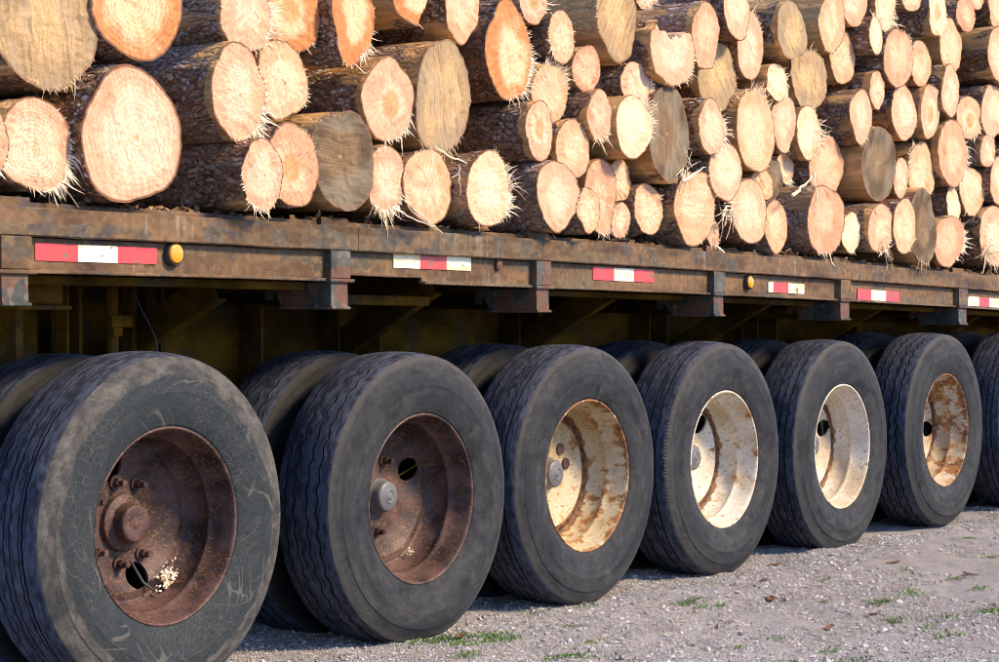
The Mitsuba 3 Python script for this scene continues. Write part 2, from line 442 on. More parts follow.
scene['mat_red_tape'] = {'type': 'twosided', 'bsdf': principled(mikit.proc(tape_wear((.64, .05, .055), (.42, .06, .05))), .35, .5)}
scene['mat_white_tape'] = {'type': 'twosided', 'bsdf': principled(mikit.proc(tape_wear((.82, .74, .54), (.62, .44, .18))), .35, .5)}
scene['mat_amber'] = {'type': 'twosided', 'bsdf': principled(rgb(.88, .27, .008), .25, .5, clearcoat=.6)}
scene['mat_dark'] = {'type': 'twosided', 'bsdf': principled(rgb(.03, .03, .032), .5, .4)}
scene['mat_hub_grey'] = {'type': 'twosided', 'bsdf': principled(rgb(.105, .105, .11), .45, .5)}
scene['mat_leaf'] = {'type': 'twosided', 'bsdf': principled(rgb(.115, .055, .035), .7, .3)}

# ------------------------------------------------------------------ ground
def ground_z(x, y):
    p = np.stack(np.broadcast_arrays(np.asarray(x, float), y, 0.0), -1)
    near = np.exp(-((p[..., 0] - 8) / 14) ** 2 - ((p[..., 1]) / 9) ** 2)
    return (.030 * (meshkit.fbm(p * 1.1 + 50, 3) - .5) + .016 * (meshkit.noise(p * 9 + 20) - .5) + .009 * (meshkit.noise(p * 30 + 20) - .5)) * near - .004


def ground_sheet():
    def axis(lo, hi, step, far):
        mid = np.arange(lo, hi + step / 2, step)
        out = np.geomspace(.2, far, 16)
        return np.concatenate([lo - out[::-1], mid, hi + out])
    xs, ys = axis(3.0, 14.0, .022, 1500), axis(-2.8, 1.2, .022, 1500)
    X, Y = np.meshgrid(xs, ys, indexing='ij')
    P = np.stack([X, Y, ground_z(X, Y)], -1)
    v, f, u = grid(P, P[..., :2])
    return mikit.ply((v, f), 'mat_gravel', smooth=True, uv=u)


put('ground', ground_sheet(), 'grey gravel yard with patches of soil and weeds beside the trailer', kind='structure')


def view_points(n, seed, ymin=500, ymax=662, xmin=200):
    """Places on the open ground strip beside the wheels, denser towards the near end."""
    g = np.random.default_rng(seed)
    x = 5.0 + 8.0 * g.random(n) ** 1.25
    y = -2.6 + 3.3 * g.random(n)
    return x, y


def stones(n, seed):
    g = np.random.default_rng(seed)
    x, y = view_points(n, seed)
    clump = meshkit.fbm(np.stack([x * 1.5, y * 1.5, 0 * x], -1) + 9, 3)
    nearw = np.exp(-((y + .12) / .30) ** 2)
    keep = g.random(n) < (.30 + 2.6 * np.clip(clump - .46, 0, 1) + .40 * nearw)
    x, y = x[keep], y[keep]; n = len(x)
    s = .0026 * np.exp(g.normal(0, .50, n)) * (1 + .05 * (x - 6)); s = np.minimum(s, .014)
    V0 = np.array([[1, 0, 0], [-1, 0, 0], [0, 1, 0], [0, -1, 0], [0, 0, 1], [0, 0, -1.0]]); F0 = np.array([[0, 2, 4], [2, 1, 4], [1, 3, 4], [3, 0, 4], [2, 0, 5], [1, 2, 5], [3, 1, 5], [0, 3, 5]])
    V = V0[None] * (1 + .7 * (g.random((n, 6, 1)) - .5)) * (s[:, None, None] * (.75 + .6 * g.random((n, 1, 3)))) + g.normal(0, .25, (n, 6, 3)) * s[:, None, None]
    a = g.random(n) * 6.283
    ca, sa = np.cos(a)[:, None], np.sin(a)[:, None]
    V = np.stack([V[..., 0] * ca - V[..., 1] * sa, V[..., 0] * sa + V[..., 1] * ca, V[..., 2] * .7], -1)
    V += np.stack([x, y, ground_z(x, y) + s * .25], -1)[:, None]
    F = F0[None] + 6 * np.arange(n)[:, None, None]
    U = np.repeat(np.stack([g.random(n), g.random(n)], -1)[:, None], 6, 1)
    return mikit.ply((V.reshape(-1, 3), F.reshape(-1, 3)), 'mat_stone', smooth=False, uv=U.reshape(-1, 2))


put('gravel', stones(150000, 3), 'loose pale pebbles scattered over the yard, thickest beside the wheels', kind='stuff')

GRASS = [(8.53, -.62, 1), (8.41, -.89, 1.1), (8.08, -1.12, 1), (7.83, -.95, 1.7), (7.56, -.93, 1.5), (7.34, -1.31, 1.2), (7.16, -1.19, 1.6), (7.09, -1.33, 1.2), (7.04, -1.21, 1), (6.9, -1.49, 1.4),
         (7.55, -1.38, 1.6), (7.61, -1.42, 2), (6.37, -1.3, .9), (6.22, -1.45, 1.3), (7.38, -.76, .6), (7.04, -.49, .9), (6.96, -.45, .8), (7.52, -.17, .6), (7.94, -.48, .6), (6.51, -1.0, .8),
         (6.18, -.92, .8), (9.18, -.72, .8), (7.76, -1.23, .7), (7.5, -.93, .8), (6.08, -1.27, .9), (6.27, -.99, .8), (7.03, -.33, 1.3), (5.7, -.05, 1.5), (5.76, -.1, 1.3), (5.87, -.17, 2.2), (5.95, -.2, 1.8),
         (5.74, -.63, 2.0), (6.51, .03, 1), (6.76, -.04, 1.2), (5.74, -.18, 1), (7.07, -.33, 1.4), (7.56, -.92, 1), (6.06, -.51, .8), (10.9, -.25, 2.5), (11.4, -.1, 3.5), (11.9, 0.1, 4), (10.6, -.6, 2),
         (11.2, -.7, 2.5), (10.2, -.75, 1.4), (12.2, -.5, 4), (9.8, -.35, 1.0), (9.3, -1.05, 1.0), (5.55, -.35, 1.0), (6.3, -.28, .8)]


def grass():
    g = np.random.default_rng(11)
    V, F, U = [], [], []
    for ci, (x, y, s) in enumerate(GRASS):
        n = int((85 if y > -.7 and x < 6.2 else 52) * s ** 1.3)
        px = x + g.normal(0, .036 * s, n); py = y + g.normal(0, .022 * s, n)
        h = (.003 + .010 * g.random(n)) * (.8 + .25 * s); a = g.random(n) * 6.283
        lean = h * (.5 + .9 * g.random(n)); w = .0016 + .0016 * g.random(n)
        z = ground_z(px, py)
        b = g.random(n) * 6.283
        base = np.stack([px, py, z], -1)
        side = np.stack([np.cos(a), np.sin(a), 0 * a], -1) * w[:, None]
        mid = base + np.stack([np.cos(b) * lean * .35, np.sin(b) * lean * .35, h * .65], -1)
        tip = base + np.stack([np.cos(b) * lean, np.sin(b) * lean, h], -1)
        blades = np.stack([base - side, base + side, mid + side * .8, mid - side * .8, tip], 1)
        o = sum(len(q) for q in V)
        V.append(blades.reshape(-1, 3))
        f = np.array([[0, 1, 2], [0, 2, 3], [3, 2, 4]])
        F.append((f[None] + 5 * np.arange(n)[:, None, None]).reshape(-1, 3) + o)
        U.append(np.repeat(np.stack([g.random(n), np.full(n, .5)], -1), 5, 0))
    return mikit.ply((np.vstack(V), np.vstack(F)), 'mat_grass', smooth=False, uv=np.vstack(U))


put('grass', grass(), 'small tufts of green weeds growing through the gravel', kind='stuff')

LEAVES = [(6.81, -1.07, .055, 20, 'long thin dead leaf lying on the gravel at the bottom, right of centre'), (8.66, -.47, .050, -15, 'brown twig on the gravel in front of the fifth wheel'),
          (8.35, -.03, .050, -10, 'curled brown leaf on the gravel at the foot of the fourth wheel'), (7.35, -.54, .050, 30, 'dark curled leaf on the gravel in front of the fourth wheel'),
          (7.2, -1.06, .035, -20, 'small reddish leaf on the gravel near the bottom edge, right of the long thin one'), (8.55, -.89, .04, 75, 'dark upright leaf on the gravel near the right edge'),
          (7.82, -.26, .035, 0, 'small orange brown leaf on the gravel between the third and fourth wheels'), (5.82, -.12, .05, 15, 'brown leaf lump on the gravel at the foot of the second wheel')]
for i, (x, y, s, deg, lab) in enumerate(LEAVES):
    g = np.random.default_rng(50 + i)
    m, n = 9, 5
    uu = np.linspace(-1, 1, m); vv = np.linspace(-1, 1, n)
    w = .30 * (1 - uu ** 2) ** .7 + .02
    P = np.zeros((m, n, 3))
    P[..., 0] = uu[:, None] * s; P[..., 1] = vv[None] * w[:, None] * s
    P[..., 2] = .13 * s * np.abs(vv[None]) ** 1.5 * (.6 + .4 * uu[:, None]) + .07 * s * (uu[:, None] ** 2) + .01 * s * g.normal(size=(m, n))
    Q = np.concatenate([P, P[:, ::-1] - [0, 0, .0012]], 1)
    Q = np.concatenate([Q, Q[:, :1]], 1)
    v, f, u = grid(Q, Q[..., :2])
    v = trimesh.transform_points(v, trimesh.transformations.rotation_matrix(math.radians(deg), [0, 0, 1]))
    v = v + [x, y, float(ground_z(x, y)) + .004]
    put('dead_leaf', mikit.ply((v, f), 'mat_leaf', smooth=True), lab, category='leaf', group='dead leaves on the gravel')

# ------------------------------------------------------------------ trailer bed
TR = 'log_trailer'
labels[TR] = {'label': 'rusty flatbed trailer on a row of close set truck wheels, loaded with cut logs', 'category': 'trailer'}


def part(name, mesh, bsdf, label=None, smooth=30, **tags):
    return put(f'{TR}__{name}', mikit.ply(mesh, bsdf, smooth=smooth), label, **tags)


def cat(*m):
    return trimesh.util.concatenate(list(m))


part('deck', bowed(box(2.6, 20, .050, 2.42, -.012, .017, .004, 70, wob=.004)), 'mat_rust', 'rusty deck under the logs')
for a, b in ((2.6, 5.402), (5.405, 20)):
    part('rub_rail', bowed(box(a, b, 0, .030, -.083, 0, .004, int((b - a) * 22), wob=.0022, seed=a)), 'mat_rust')
# side channel: web, top return and small bottom lip; the lip ends short of the second bracket's far side
for a, b, lip in ((2.6, 5.36, 1), (5.36, 5.795, 0), (5.795, 20, 1)):
    n = max(6, int((b - a) * 16))
    m = [box(a, b, .032, .044, -.185 if lip else -.165, -.0845, .002, n, wob=.0016, seed=b)]
    if lip:
        m.append(box(a, b, .014, .0315, -.187, -.177, .002, n, wob=.0012, seed=b + 3))
    part('side_rail', bowed(cat(*m)), 'mat_rust')
for a, b, z0, z1, y in ((3.96, 5.24, -.216, -.189, .10), (5.55, 6.06, -.262, -.226, .20), (6.62, 7.80, -.212, -.189, .13), (7.96, 9.05, -.214, -.189, .13), (9.22, 10.5, -.214, -.189, .13), (10.7, 14.4, -.214, -.189, .13)):
    part('lower_flange', bowed(box(a, b, y, y + .09, z0, z1, .003, 12, wob=.0015, seed=a)), 'mat_frame')

POSTS = [(3.845, 3.955), (5.261, 5.361), (6.475, 6.573), (7.843, 7.940), (9.085, 9.195), (10.525, 10.645), (11.95, 12.06), (13.4, 13.5), (14.8, 14.9)]
for i, (a, b) in enumerate(POSTS):
    body = box(a, b, .001, .0315, -.1775, -.0835, .003)
    collar = box(a - .012, b + .014, -.007, .0318, -.1905, -.178, .003)
    part('stake_pocket', bowed(cat(body, collar)), 'mat_bracket' if i in (1, 2, 3) else 'mat_rust')
    trap = prism_x([(.006, -.191), (.28, -.191), (.225, -.270), (.004, -.270)], a + .004, b - .010)
    foot = box(a + .001, b - .004, -.003, .235, -.281, -.2705, .003)
    rib = box(a - .006, a + .0035, .262, .29, -.25, -.192, .002)
    part('bracket', bowed(cat(trap, foot, rib)), 'mat_bracket')
    part('pocket_top', bowed(cat(box(a - .012, b + .022, .034, .049, -.01, .029, .004), box(a - .012, b + .022, .0495, .12, .0175, .027, .003))), 'mat_rust')
    part('cross_member', bowed(box(a - .01, b + .01, .30, 2.1, -.20, -.0135, .003)), 'mat_frame')

# main beam behind the wheels with its stiffeners, braces, pipes
part('main_beam', bowed(cat(box(4.72, 20, .75, .765, -.70, -.262, .002, 40, wob=.003), box(4.72, 20, .70, .815, -.722, -.702, .003, 20))), 'mat_frame')
part('main_beam', bowed(box(3.2, 20, 1.68, 1.695, -.70, -.03, .002, 40)), 'mat_frame')
for x in (5.62, 6.06, 6.31, 7.27, 7.41, 8.35, 8.51, 9.26, 9.42, 9.63, 10.34, 10.59, 11.99):
    part('stiffener', bowed(box(x, x + .012, .64, .7495, -.70, -.262, .002)), 'mat_frame')


def brace(x, y0, z0, y1, z1):
    """Welded gusset: a slanting flange with a web behind it, in one plane across the trailer."""
    d = np.array([y1 - y0, z1 - z0]); d /= np.linalg.norm(d); q = np.array([-d[1], d[0]])
    if q[1] < 0:
        q = -q
    def bar(a, b, w, lo, hi):
        A, B = np.array([y0, z0]), np.array([y1, z1])
        return prism_x([A + q * lo, B + q * lo, B + q * hi, A + q * hi], a, b)
    m = cat(bar(x, x + .045, 0, -.006, 0), bar(x + .002, x + .009, 0, .0005, .10))
    return bowed(m)


for x in (4.93, 6.10, 7.33, 8.72, 9.95, 11.3):
    part('brace', brace(x, .21, -.212 if x > 5 else -.25, .745, -.50), 'mat_frame')
for x, w, y in ((4.35, .03, .52), (4.635, .012, .6), (4.69, .014, .6), (4.90, .022, .57), (4.995, .05, .60), (5.085, .02, .62)):
    part('upright', bowed(box(x, x + w, y, y + .05, -.70, -.04, .003)), 'mat_frame')
part('pipe', bowed(tube([(4.79, .55, -.70), (4.79, .55, -.3), (4.79, .55, -.03)], .021, 12)), 'mat_frame')
part('junction_box', bowed(cat(box(4.745, 4.80, .505, .53, -.345, -.305, .003), box(4.803, 4.845, .505, .53, -.345, -.305, .003), box(4.755, 4.795, .507, .528, -.375, -.346, .003))), 'mat_frame')
part('hanger', bowed(cat(box(4.10, 4.27, .22, .34, -.275, -.03, .004), box(4.08, 4.29, .20, .36, -.29, -.276, .003))), 'mat_frame')
part('back_plate', bowed(box(3.3, 4.60, .70, .715, -.62, -.03, .002, 8)), 'mat_frame')
t = np.linspace(0, 1, 14)
part('air_hose', bowed(tube(np.stack([4.88 - .035 * np.cos(t * 5) + .02 * t, .50 - .03 * t, -.22 - .30 * t], 1), .0035, 6)), 'mat_dark', 'thin black hose hanging under the deck')
for x in (4.489, 5.753, 6.83, 7.935, 9.1, 10.341, 11.6, 12.8):
    part('axle', tube([(x, .28, .5), (x, 1.2, .5), (x, 2.14, .5)], .062, 12), 'mat_dark', smooth=50)

TAPES = [(4.020, 4.503, -.100, -.150, 'rwr', None), (5.667, 6.130, -.080, -.132, 'wrw', None), (6.961, 7.427, -.093, -.145, 'rwr', None), (8.449, 8.811, -.115, -.162, 'wrw', (.14, .55)), (9.386, 9.883, -.122, -.175, 'rwr', None), (10.785, 11.25, -.121, -.172, 'wrw', None)]
for i, (a, b, z1, z0, seq, cut) in enumerate(TAPES):
    a, b = a * .9933, b * .9933
    kk = key_for(f'{TR}__reflective_tape')
    edges = np.array([0, *(cut or (.333, .667)), 1]) * (b - a) + a
    for j, ch in enumerate(seq):
        nm = f'{kk}__{"red" if ch == "r" else "white"}_block'
        lo, hi = edges[j] + (.0006 if j else 0), edges[j + 1]
        xs = np.linspace(lo, hi, 10); zs = np.linspace(z0, z1, 3); ridge = .0004
        m = prism_x([(.0280, z0), (.0312, z0), (.0312, z1), (.0280, z1)], lo, hi, 6)
        v = np.array(m.vertices); v[:, 2] += zt(v[:, 0]); v[:, 1] += .0015 * np.sin(v[:, 0] * 60 + i); m.vertices = v
        put(nm, mikit.ply(m, 'mat_red_tape' if ch == 'r' else 'mat_white_tape', smooth=20))
    labels[kk] = {'label': ['red white red reflector strip beside the round amber lamp at the left', 'white red white reflector strip left of centre', 'red white red reflector strip at centre',
                            'white red white reflector strip just right of the small orange lamp', 'red white red reflector strip second from the right edge', 'white red white reflector strip at the right edge'][i]}
for x, z, r, lab in ((4.573, -.116, .030, 'round amber marker lamp in a black bezel at the left'), (8.248, -.122, .027, 'small orange marker lamp right of centre')):
    kk = key_for(f'{TR}__marker_lamp')
    x *= .9933; zz = zt(x) + z
    lens = lathe_y([(.0001, -.0075), (r * .5, -.007), (r * .85, -.005), (r * .96, -.002), (r, .003), (r, .02)], 32)
    bez = lathe_y([(r + .0005, .0), (r * 1.10, -.004), (r * 1.22, 0.002), (r * 1.25, .02)], 32)
    put(f'{kk}__lens', mikit.ply((lens[0] + [x, .012, zz], lens[1]), 'mat_amber', smooth=True))
    put(f'{kk}__bezel', mikit.ply((bez[0] + [x, .013, zz - .002], bez[1]), 'mat_dark', smooth=True))
    labels[kk] = {'label': lab}

# ------------------------------------------------------------------ wheels
YC, R0 = 0.115, 0.521


def tri(t):
    """Rounded zigzag, period 1, from -1 to 1."""
    return np.clip(np.arcsin(.97 * np.sin(2 * np.pi * t)) / (np.pi / 2) * 1.08, -1, 1)


SIDE = [(-.098, .2915), (-.106, .2935), (-.113, .300), (-.119, .306), (-.1222, .3095), (-.1232, .3110), (-.1235, .3130), (-.130, .329), (-.136, .350), (-.1395, .378), (-.1405, .4015), (-.1424, .4040), (-.1424, .4060), (-.1405, .4085), (-.1385, .432), (-.1345, .455), (-.1350, .4570), (-.1338, .4595), (-.1305, .462),
        (-.1265, .480), (-.122, .493), (-.1165, .5035)]


def tyre(k, grooves, n=720, zc=.5, notch=0, phase=0.0, shoulder=0.0, waves=54, grow=0.0):
    """grooves: (lateral place t, zigzag amplitude, width, depth) in metres; returns parts for uvply."""
    g = np.linspace(0, 2 * np.pi, n + 1) + phase
    fr = (g - phase) / (2 * np.pi)
    parts = []
    tw = .108

    def crown(t):
        return R0 - .0095 * np.abs(t / tw) ** 2.2

    def strip(Y, R, V):
        Y, R = np.broadcast_arrays(*(np.asarray(q, float) for q in (Y, R)))
        R = .3 + (R - .3) * (1 + grow)
        u = np.broadcast_to(8 * k + fr * 2 * np.pi * R0, Y.shape)
        V = np.broadcast_to(np.asarray(V, float).reshape(-1, 1), Y.shape)
        P = np.stack([R * np.cos(g), YC + Y, R * np.sin(g)], -1)
        down = np.sin(g) < -.5
        # load: flat contact, sidewall bulging outwards above it
        bul = np.exp(-((np.angle(np.exp(1j * (g + np.pi / 2)))) / .42) ** 2)
        mid = np.exp(-((R - .44) / .06) ** 2)
        P[..., 1] += np.sign(Y) * .012 * bul * mid
        P[..., 2] = np.where(P[..., 2] < -zc + .001, -zc + .001 + .12 * (P[..., 2] + zc - .001), P[..., 2])
        P[..., 2] += 0 * down
        parts.append(grid(P, np.stack([u, V], -1)))

    side = np.array(SIDE)
    rough = 1 + .0010 * (npnoise(fr * 60, side[:, 1][:, None] * 60, k) - .5)
    edge = (-.113, .5083)
    sy, sr = np.append(side[:, 0], edge[0]), np.append(side[:, 1], edge[1])
    nt = .0035 * (np.sign(np.sin(fr * 2 * np.pi * 210)) > 0) * notch
    S_r = np.repeat(sr[:, None], n + 1, 1); S_y = np.repeat(sy[:, None], n + 1, 1)
    S_r[-1] -= nt; S_y[-1] += nt * .6; S_r[-2] -= nt * .6
    if shoulder:                                              # worn, rounded shoulder
        S_r[-3:] -= shoulder * np.array([.2, .6, 1])[:, None]
    strip(S_y, S_r, sr)
    strip(-S_y[::-1], S_r[::-1], 4 + sr[::-1])
    gs = sorted(grooves)
    lines = [(-tw, 0, 0, 0)] + gs + [(tw, 0, 0, 0)]
    for i in range(len(lines) - 1):
        t0, a0, w0, _ = lines[i]; t1, a1, w1, _ = lines[i + 1]
        f = np.linspace(0, 1, 7 if (i == 0 or i == len(lines) - 2) else 4)[:, None]
        L = t0 + w0 / 2 + a0 * tri(fr * waves)[None]; Rr = t1 - w1 / 2 + a1 * tri(fr * waves)[None]
        Y = L * (1 - f) + Rr * f
        R = crown(Y)
        if i == 0:
            Y = np.vstack([S_y[-1:], Y]); R = np.vstack([S_r[-1:], R]); R[1] -= shoulder * .8 + nt * .5; R[2] -= shoulder * .4
        if i == len(lines) - 2:
            Y = np.vstack([Y, -S_y[-1:]]); R = np.vstack([R, S_r[-1:]])
        strip(Y, R, 1 + Y[:, 0])
    for t, a, w, d in gs:
        z = a * tri(fr * waves)[None]
        for l, r, dl, drr in ((t - w / 2, t - w / 2 + .0012, 0, d), (t - w / 2 + .0012, t + w / 2 - .0012, d, d), (t + w / 2 - .0012, t + w / 2, d, 0)):
            Y = np.array([[l], [r]]) + z
            strip(Y, crown(Y) - np.array([[dl], [drr]]), [2.5, 2.5])
    return parts


ZIG, FINE, RIBS = .0052, .0026, 0.0
WHEELS = [  # x, z, tyre grooves, zigzags round, options, rim number, hub kind, hand hole angle
    (4.489, .507, [(-.062, .0012, .007, .006), (-.048, .0020, .0045, .006), (-.012, .0022, .005, .006), (.012, .0022, .005, .006), (.06, .004, .006, .006)], 62, dict(shoulder=.002, grow=.05), 0, 'rusty', -73),
    (5.753, .493, [(-.070, ZIG, .006, .006), (-.028, ZIG, .006, .006), (.028, ZIG, .006, .006), (.070, ZIG, .006, .006)], 44, {}, 1, 'grey', 29),
    (6.830, .502, [(-.068, .0, .006, .006), (-.045, FINE, .005, .006), (-.010, FINE, .005, .006), (.025, FINE, .005, .006), (.062, FINE, .006, .006)], 70, dict(shoulder=.004), 2, 'grey', 172),
    (7.935, .499, [(-.068, .0, .006, .007), (-.028, .0, .006, .007), (.028, .0, .006, .007), (.068, .0, .006, .007)], 40, dict(notch=1), 3, 'grey', 54),
    (9.100, .491, [(-.070, FINE, .006, .006), (-.036, FINE, .006, .006), (0, FINE, .006, .006), (.036, FINE, .006, .006), (.07, FINE, .006, .006)], 64, {}, 4, 'grey', 25),
    (10.341, .509, [(-.066, ZIG, .008, .007), (-.026, ZIG, .008, .007), (.026, ZIG, .008, .007), (.066, ZIG, .008, .007)], 46, {}, 5, 'grey', -3),
    (11.600, .503, [(-.072, .0015, .006, .006), (-.04, .0015, .006, .006), (0, .0015, .006, .006), (.04, .0015, .006, .006), (.072, .0015, .006, .006)], 60, {}, 3, 'grey', 80),
]
WLABEL = ['rust brown dished wheel with a protruding hub, nearest at the left', 'rust brown wheel with a smooth grey hub cap, second from the left', 'white wheel streaked with heavy rust, third from the left',
          'white wheel with fine rust specks, fourth from the left', 'cleanest white wheel, fifth from the left', 'white wheel with dark rust blotches, sixth from the left', 'wheel cut off by the right edge of the photo']
TLABEL = ['tyre with a pale worn shoulder and a cracked, scratched dark sidewall', 'tyre with bold zigzag tread grooves and dusty sidewall', 'tyre with fine zigzag tread and a rounded shoulder', 'tyre with straight tread grooves and a saw toothed shoulder',
          'tyre with fine zigzag tread grooves in even rows', 'tyre with wide zigzag tread grooves', 'tyre with nearly straight tread grooves']
BARREL = [(.2995, .030), (.3035, .014), (.3050, .000), (.3030, -.0045), (.2985, -.0055), (.2945, -.002), (.2915, .008), (.2895, .020), (.2865, .030), (.2825, .050), (.2785, .064), (.2745, .070), (.2735, .074), (.2675, .080), (.2660, .086), (.2690, .094), (.2715, .104), (.2690, .130), (.2610, .148), (.2540, .160), (.2470, .170), (.2420, .174), (.2360, .171), (.2290, .168), (.2140, .1685)]
INNER = [(.3050, .000), (.2985, -.004), (.2915, .008), (.2785, .060), (.2700, .110), (.2500, .170), (.2300, .185), (.10, .188)]


def disc_mesh(k, angle):
    hole = lambda a: Point(.178 * math.cos(a), .178 * math.sin(a)).buffer(.042, 24)
    poly = Point(0, 0).buffer(.2150, 48)
    for a in ((angle,) if k == 2 else (angle, angle + math.pi)):
        poly = poly.difference(hole(a))
    poly = poly.difference(Point(0, 0).buffer(.05, 24))
    m = trimesh.creation.extrude_polygon(poly, .010, engine='earcut').subdivide_to_size(.03, max_iter=20)
    v = np.array(m.vertices)[:, [0, 2, 1]]
    rho = np.hypot(v[:, 0], v[:, 2]); v[:, 1] += .1682 + .030 * (1 - np.clip((rho - .12) / .095, 0, 1) ** 2)
    return mikit.ply((v, np.array(m.faces)[:, ::-1]), 'mat_rim', smooth=True, uv=np.stack([np.full(len(v), 8.0 * k + 1), 2.0 + .98 * np.clip(rho / .215, 0, 1)], 1))


def placed(shape, M):
    return {**shape, 'to_world': M}


barrels = {}
for i, (x, z, gr, waves, opt, rim, hub, ha) in enumerate(WHEELS):
    W = key_for(f'{TR}__wheel')
    M = T().translate([x, 0, z])
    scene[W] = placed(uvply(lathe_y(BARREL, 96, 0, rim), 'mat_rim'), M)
    labels[W] = {'label': WLABEL[i]}
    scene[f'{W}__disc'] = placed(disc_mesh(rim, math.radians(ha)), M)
    scene[f'{W}__tyre'] = placed(uvply(tyre(i, gr, zc=z, phase=.7 * i, waves=waves, **opt), 'mat_tyre'), M)
    labels[f'{W}__tyre'] = {'label': TLABEL[i]}
    if hub == 'rusty':
        h = lathe_y([(r, y + .030) for r, y in [(.0001, .098), (.014, .098), (.016, .101), (.030, .101), (.032, .099), (.052, .100), (.058, .104), (.060, .112), (.060, .140), (.066, .146), (.084, .149), (.089, .153), (.089, .172)]], 48, 0, 0)
        scene[f'{W}__hub'] = placed(uvply(h, 'mat_rim'), M)
    else:
        h = lathe_y([(r, y + .022) for r, y in [(.0001, .118), (.012, .118), (.0135, .121), (.020, .121), (.0215, .119), (.024, .119), (.026, .122), (.046, .124), (.053, .129), (.056, .137), (.056, .160), (.064, .163), (.066, .172)]], 48)
        scene[f'{W}__hub'] = placed(mikit.ply((h[0], h[1]), 'mat_hub_grey', smooth=True), M)
        labels[f'{W}__hub'] = {'label': 'smooth grey hub cap'}
    if i < 3:
        for a in np.radians(((64, 102, -54, -96, 145, -140), (78, -98, 150, -150), (47, 14))[i]):
            nut = trimesh.creation.cylinder(.0150, .022, sections=6); nut.apply_transform(trimesh.transformations.rotation_matrix(math.pi / 2, [1, 0, 0])); nut.apply_translation([0, .183, 0])
            stud = trimesh.creation.cylinder(.0095, .036, sections=12); stud.apply_transform(trimesh.transformations.rotation_matrix(math.pi / 2, [1, 0, 0])); stud.apply_translation([0, .170, 0])
            wash = trimesh.creation.cylinder(.024, .006, sections=16); wash.apply_transform(trimesh.transformations.rotation_matrix(math.pi / 2, [1, 0, 0])); wash.apply_translation([0, .1935, 0])
            m = cat(nut, stud, wash) if i < 2 else wash; m.apply_translation([.138 * math.cos(a), 0, .128 * math.sin(a)])
            scene[key_for(f'{W}__lug_nut')] = placed(mikit.ply(m, 'mat_rim', smooth=30, ), M)
        if i == 2:
            continue
        a = math.radians(ha)
        p0 = np.array([.178 * math.cos(a), .20, .178 * math.sin(a)])
        p1 = p0 * [1, 0, 1] * (1.32 if i == 0 else 1.2) + [0.01 + .02 * i, .140, 0.01]
        scene[f'{W}__valve_stem'] = placed(mikit.ply(tube([p0 * [.7, 1, .7], p0 * .5 + p1 * .5, p1], (.0042, .0028)[i], 8), 'mat_dark' if i == 0 else 'mat_frame', smooth=50), M)
        # chips that fell into the bottom of the dished wheel
        g = np.random.default_rng(90 + i); n = (110, 10)[i]
        th = math.radians(-53 if i == 0 else -62) + g.normal(0, .095, n); rr = .247 + .010 * g.random(n) - .05 * g.random(n) ** 3; yy = .152 - .02 * g.random(n)
        base = np.stack([rr * np.cos(th), yy, rr * np.sin(th) + .012 * g.random(n)], -1)
        bx = trimesh.creation.box((.009, .004, .003)); V, F = [], []
        for q in range(n):
            Rm = trimesh.transformations.random_rotation_matrix(g.random(3))[:3, :3]
            V.append(bx.vertices @ Rm.T * (.6 + .8 * g.random()) + base[q]); F.append(bx.faces + 8 * q)
        put('wood_chips', placed(mikit.ply((np.vstack(V), np.vstack(F)), 'mat_splinter'), M), ['pale wood chips lying in the bottom of the nearest rusty wheel', 'few pale chips lying in the bottom of the second rusty wheel'][i], kind='stuff')

# inner tyres of the dual pairs, and the wheels on the trailer's far side
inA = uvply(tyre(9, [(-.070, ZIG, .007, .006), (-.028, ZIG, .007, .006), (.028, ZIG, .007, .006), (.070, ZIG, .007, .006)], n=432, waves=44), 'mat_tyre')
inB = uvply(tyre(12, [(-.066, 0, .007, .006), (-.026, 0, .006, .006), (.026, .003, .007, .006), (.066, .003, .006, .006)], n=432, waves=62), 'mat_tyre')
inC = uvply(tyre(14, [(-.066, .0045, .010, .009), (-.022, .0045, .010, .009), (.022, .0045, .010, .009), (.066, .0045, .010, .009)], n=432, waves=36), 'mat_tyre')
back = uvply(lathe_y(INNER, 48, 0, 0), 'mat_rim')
for i, (x, z, *_r) in enumerate(WHEELS):
    W = key_for(f'{TR}__wheel')
    scene[W] = placed(back, T().translate([x, .60, z]).rotate([0, 0, 1], 180))
    labels[W] = {'label': 'inner wheel of the pair, behind the outer one'}
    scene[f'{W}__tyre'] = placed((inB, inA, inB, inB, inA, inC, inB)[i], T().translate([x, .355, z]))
    W = key_for(f'{TR}__wheel')
    scene[W] = placed(back, T().translate([x, 2.42, z]).rotate([0, 0, 1], 180))
    labels[W] = {'label': 'wheel on the far side of the trailer'}
    scene[f'{W}__tyre'] = placed((inA, inB)[i % 2], T().translate([x, 2.40, z]).rotate([0, 0, 1], 180))

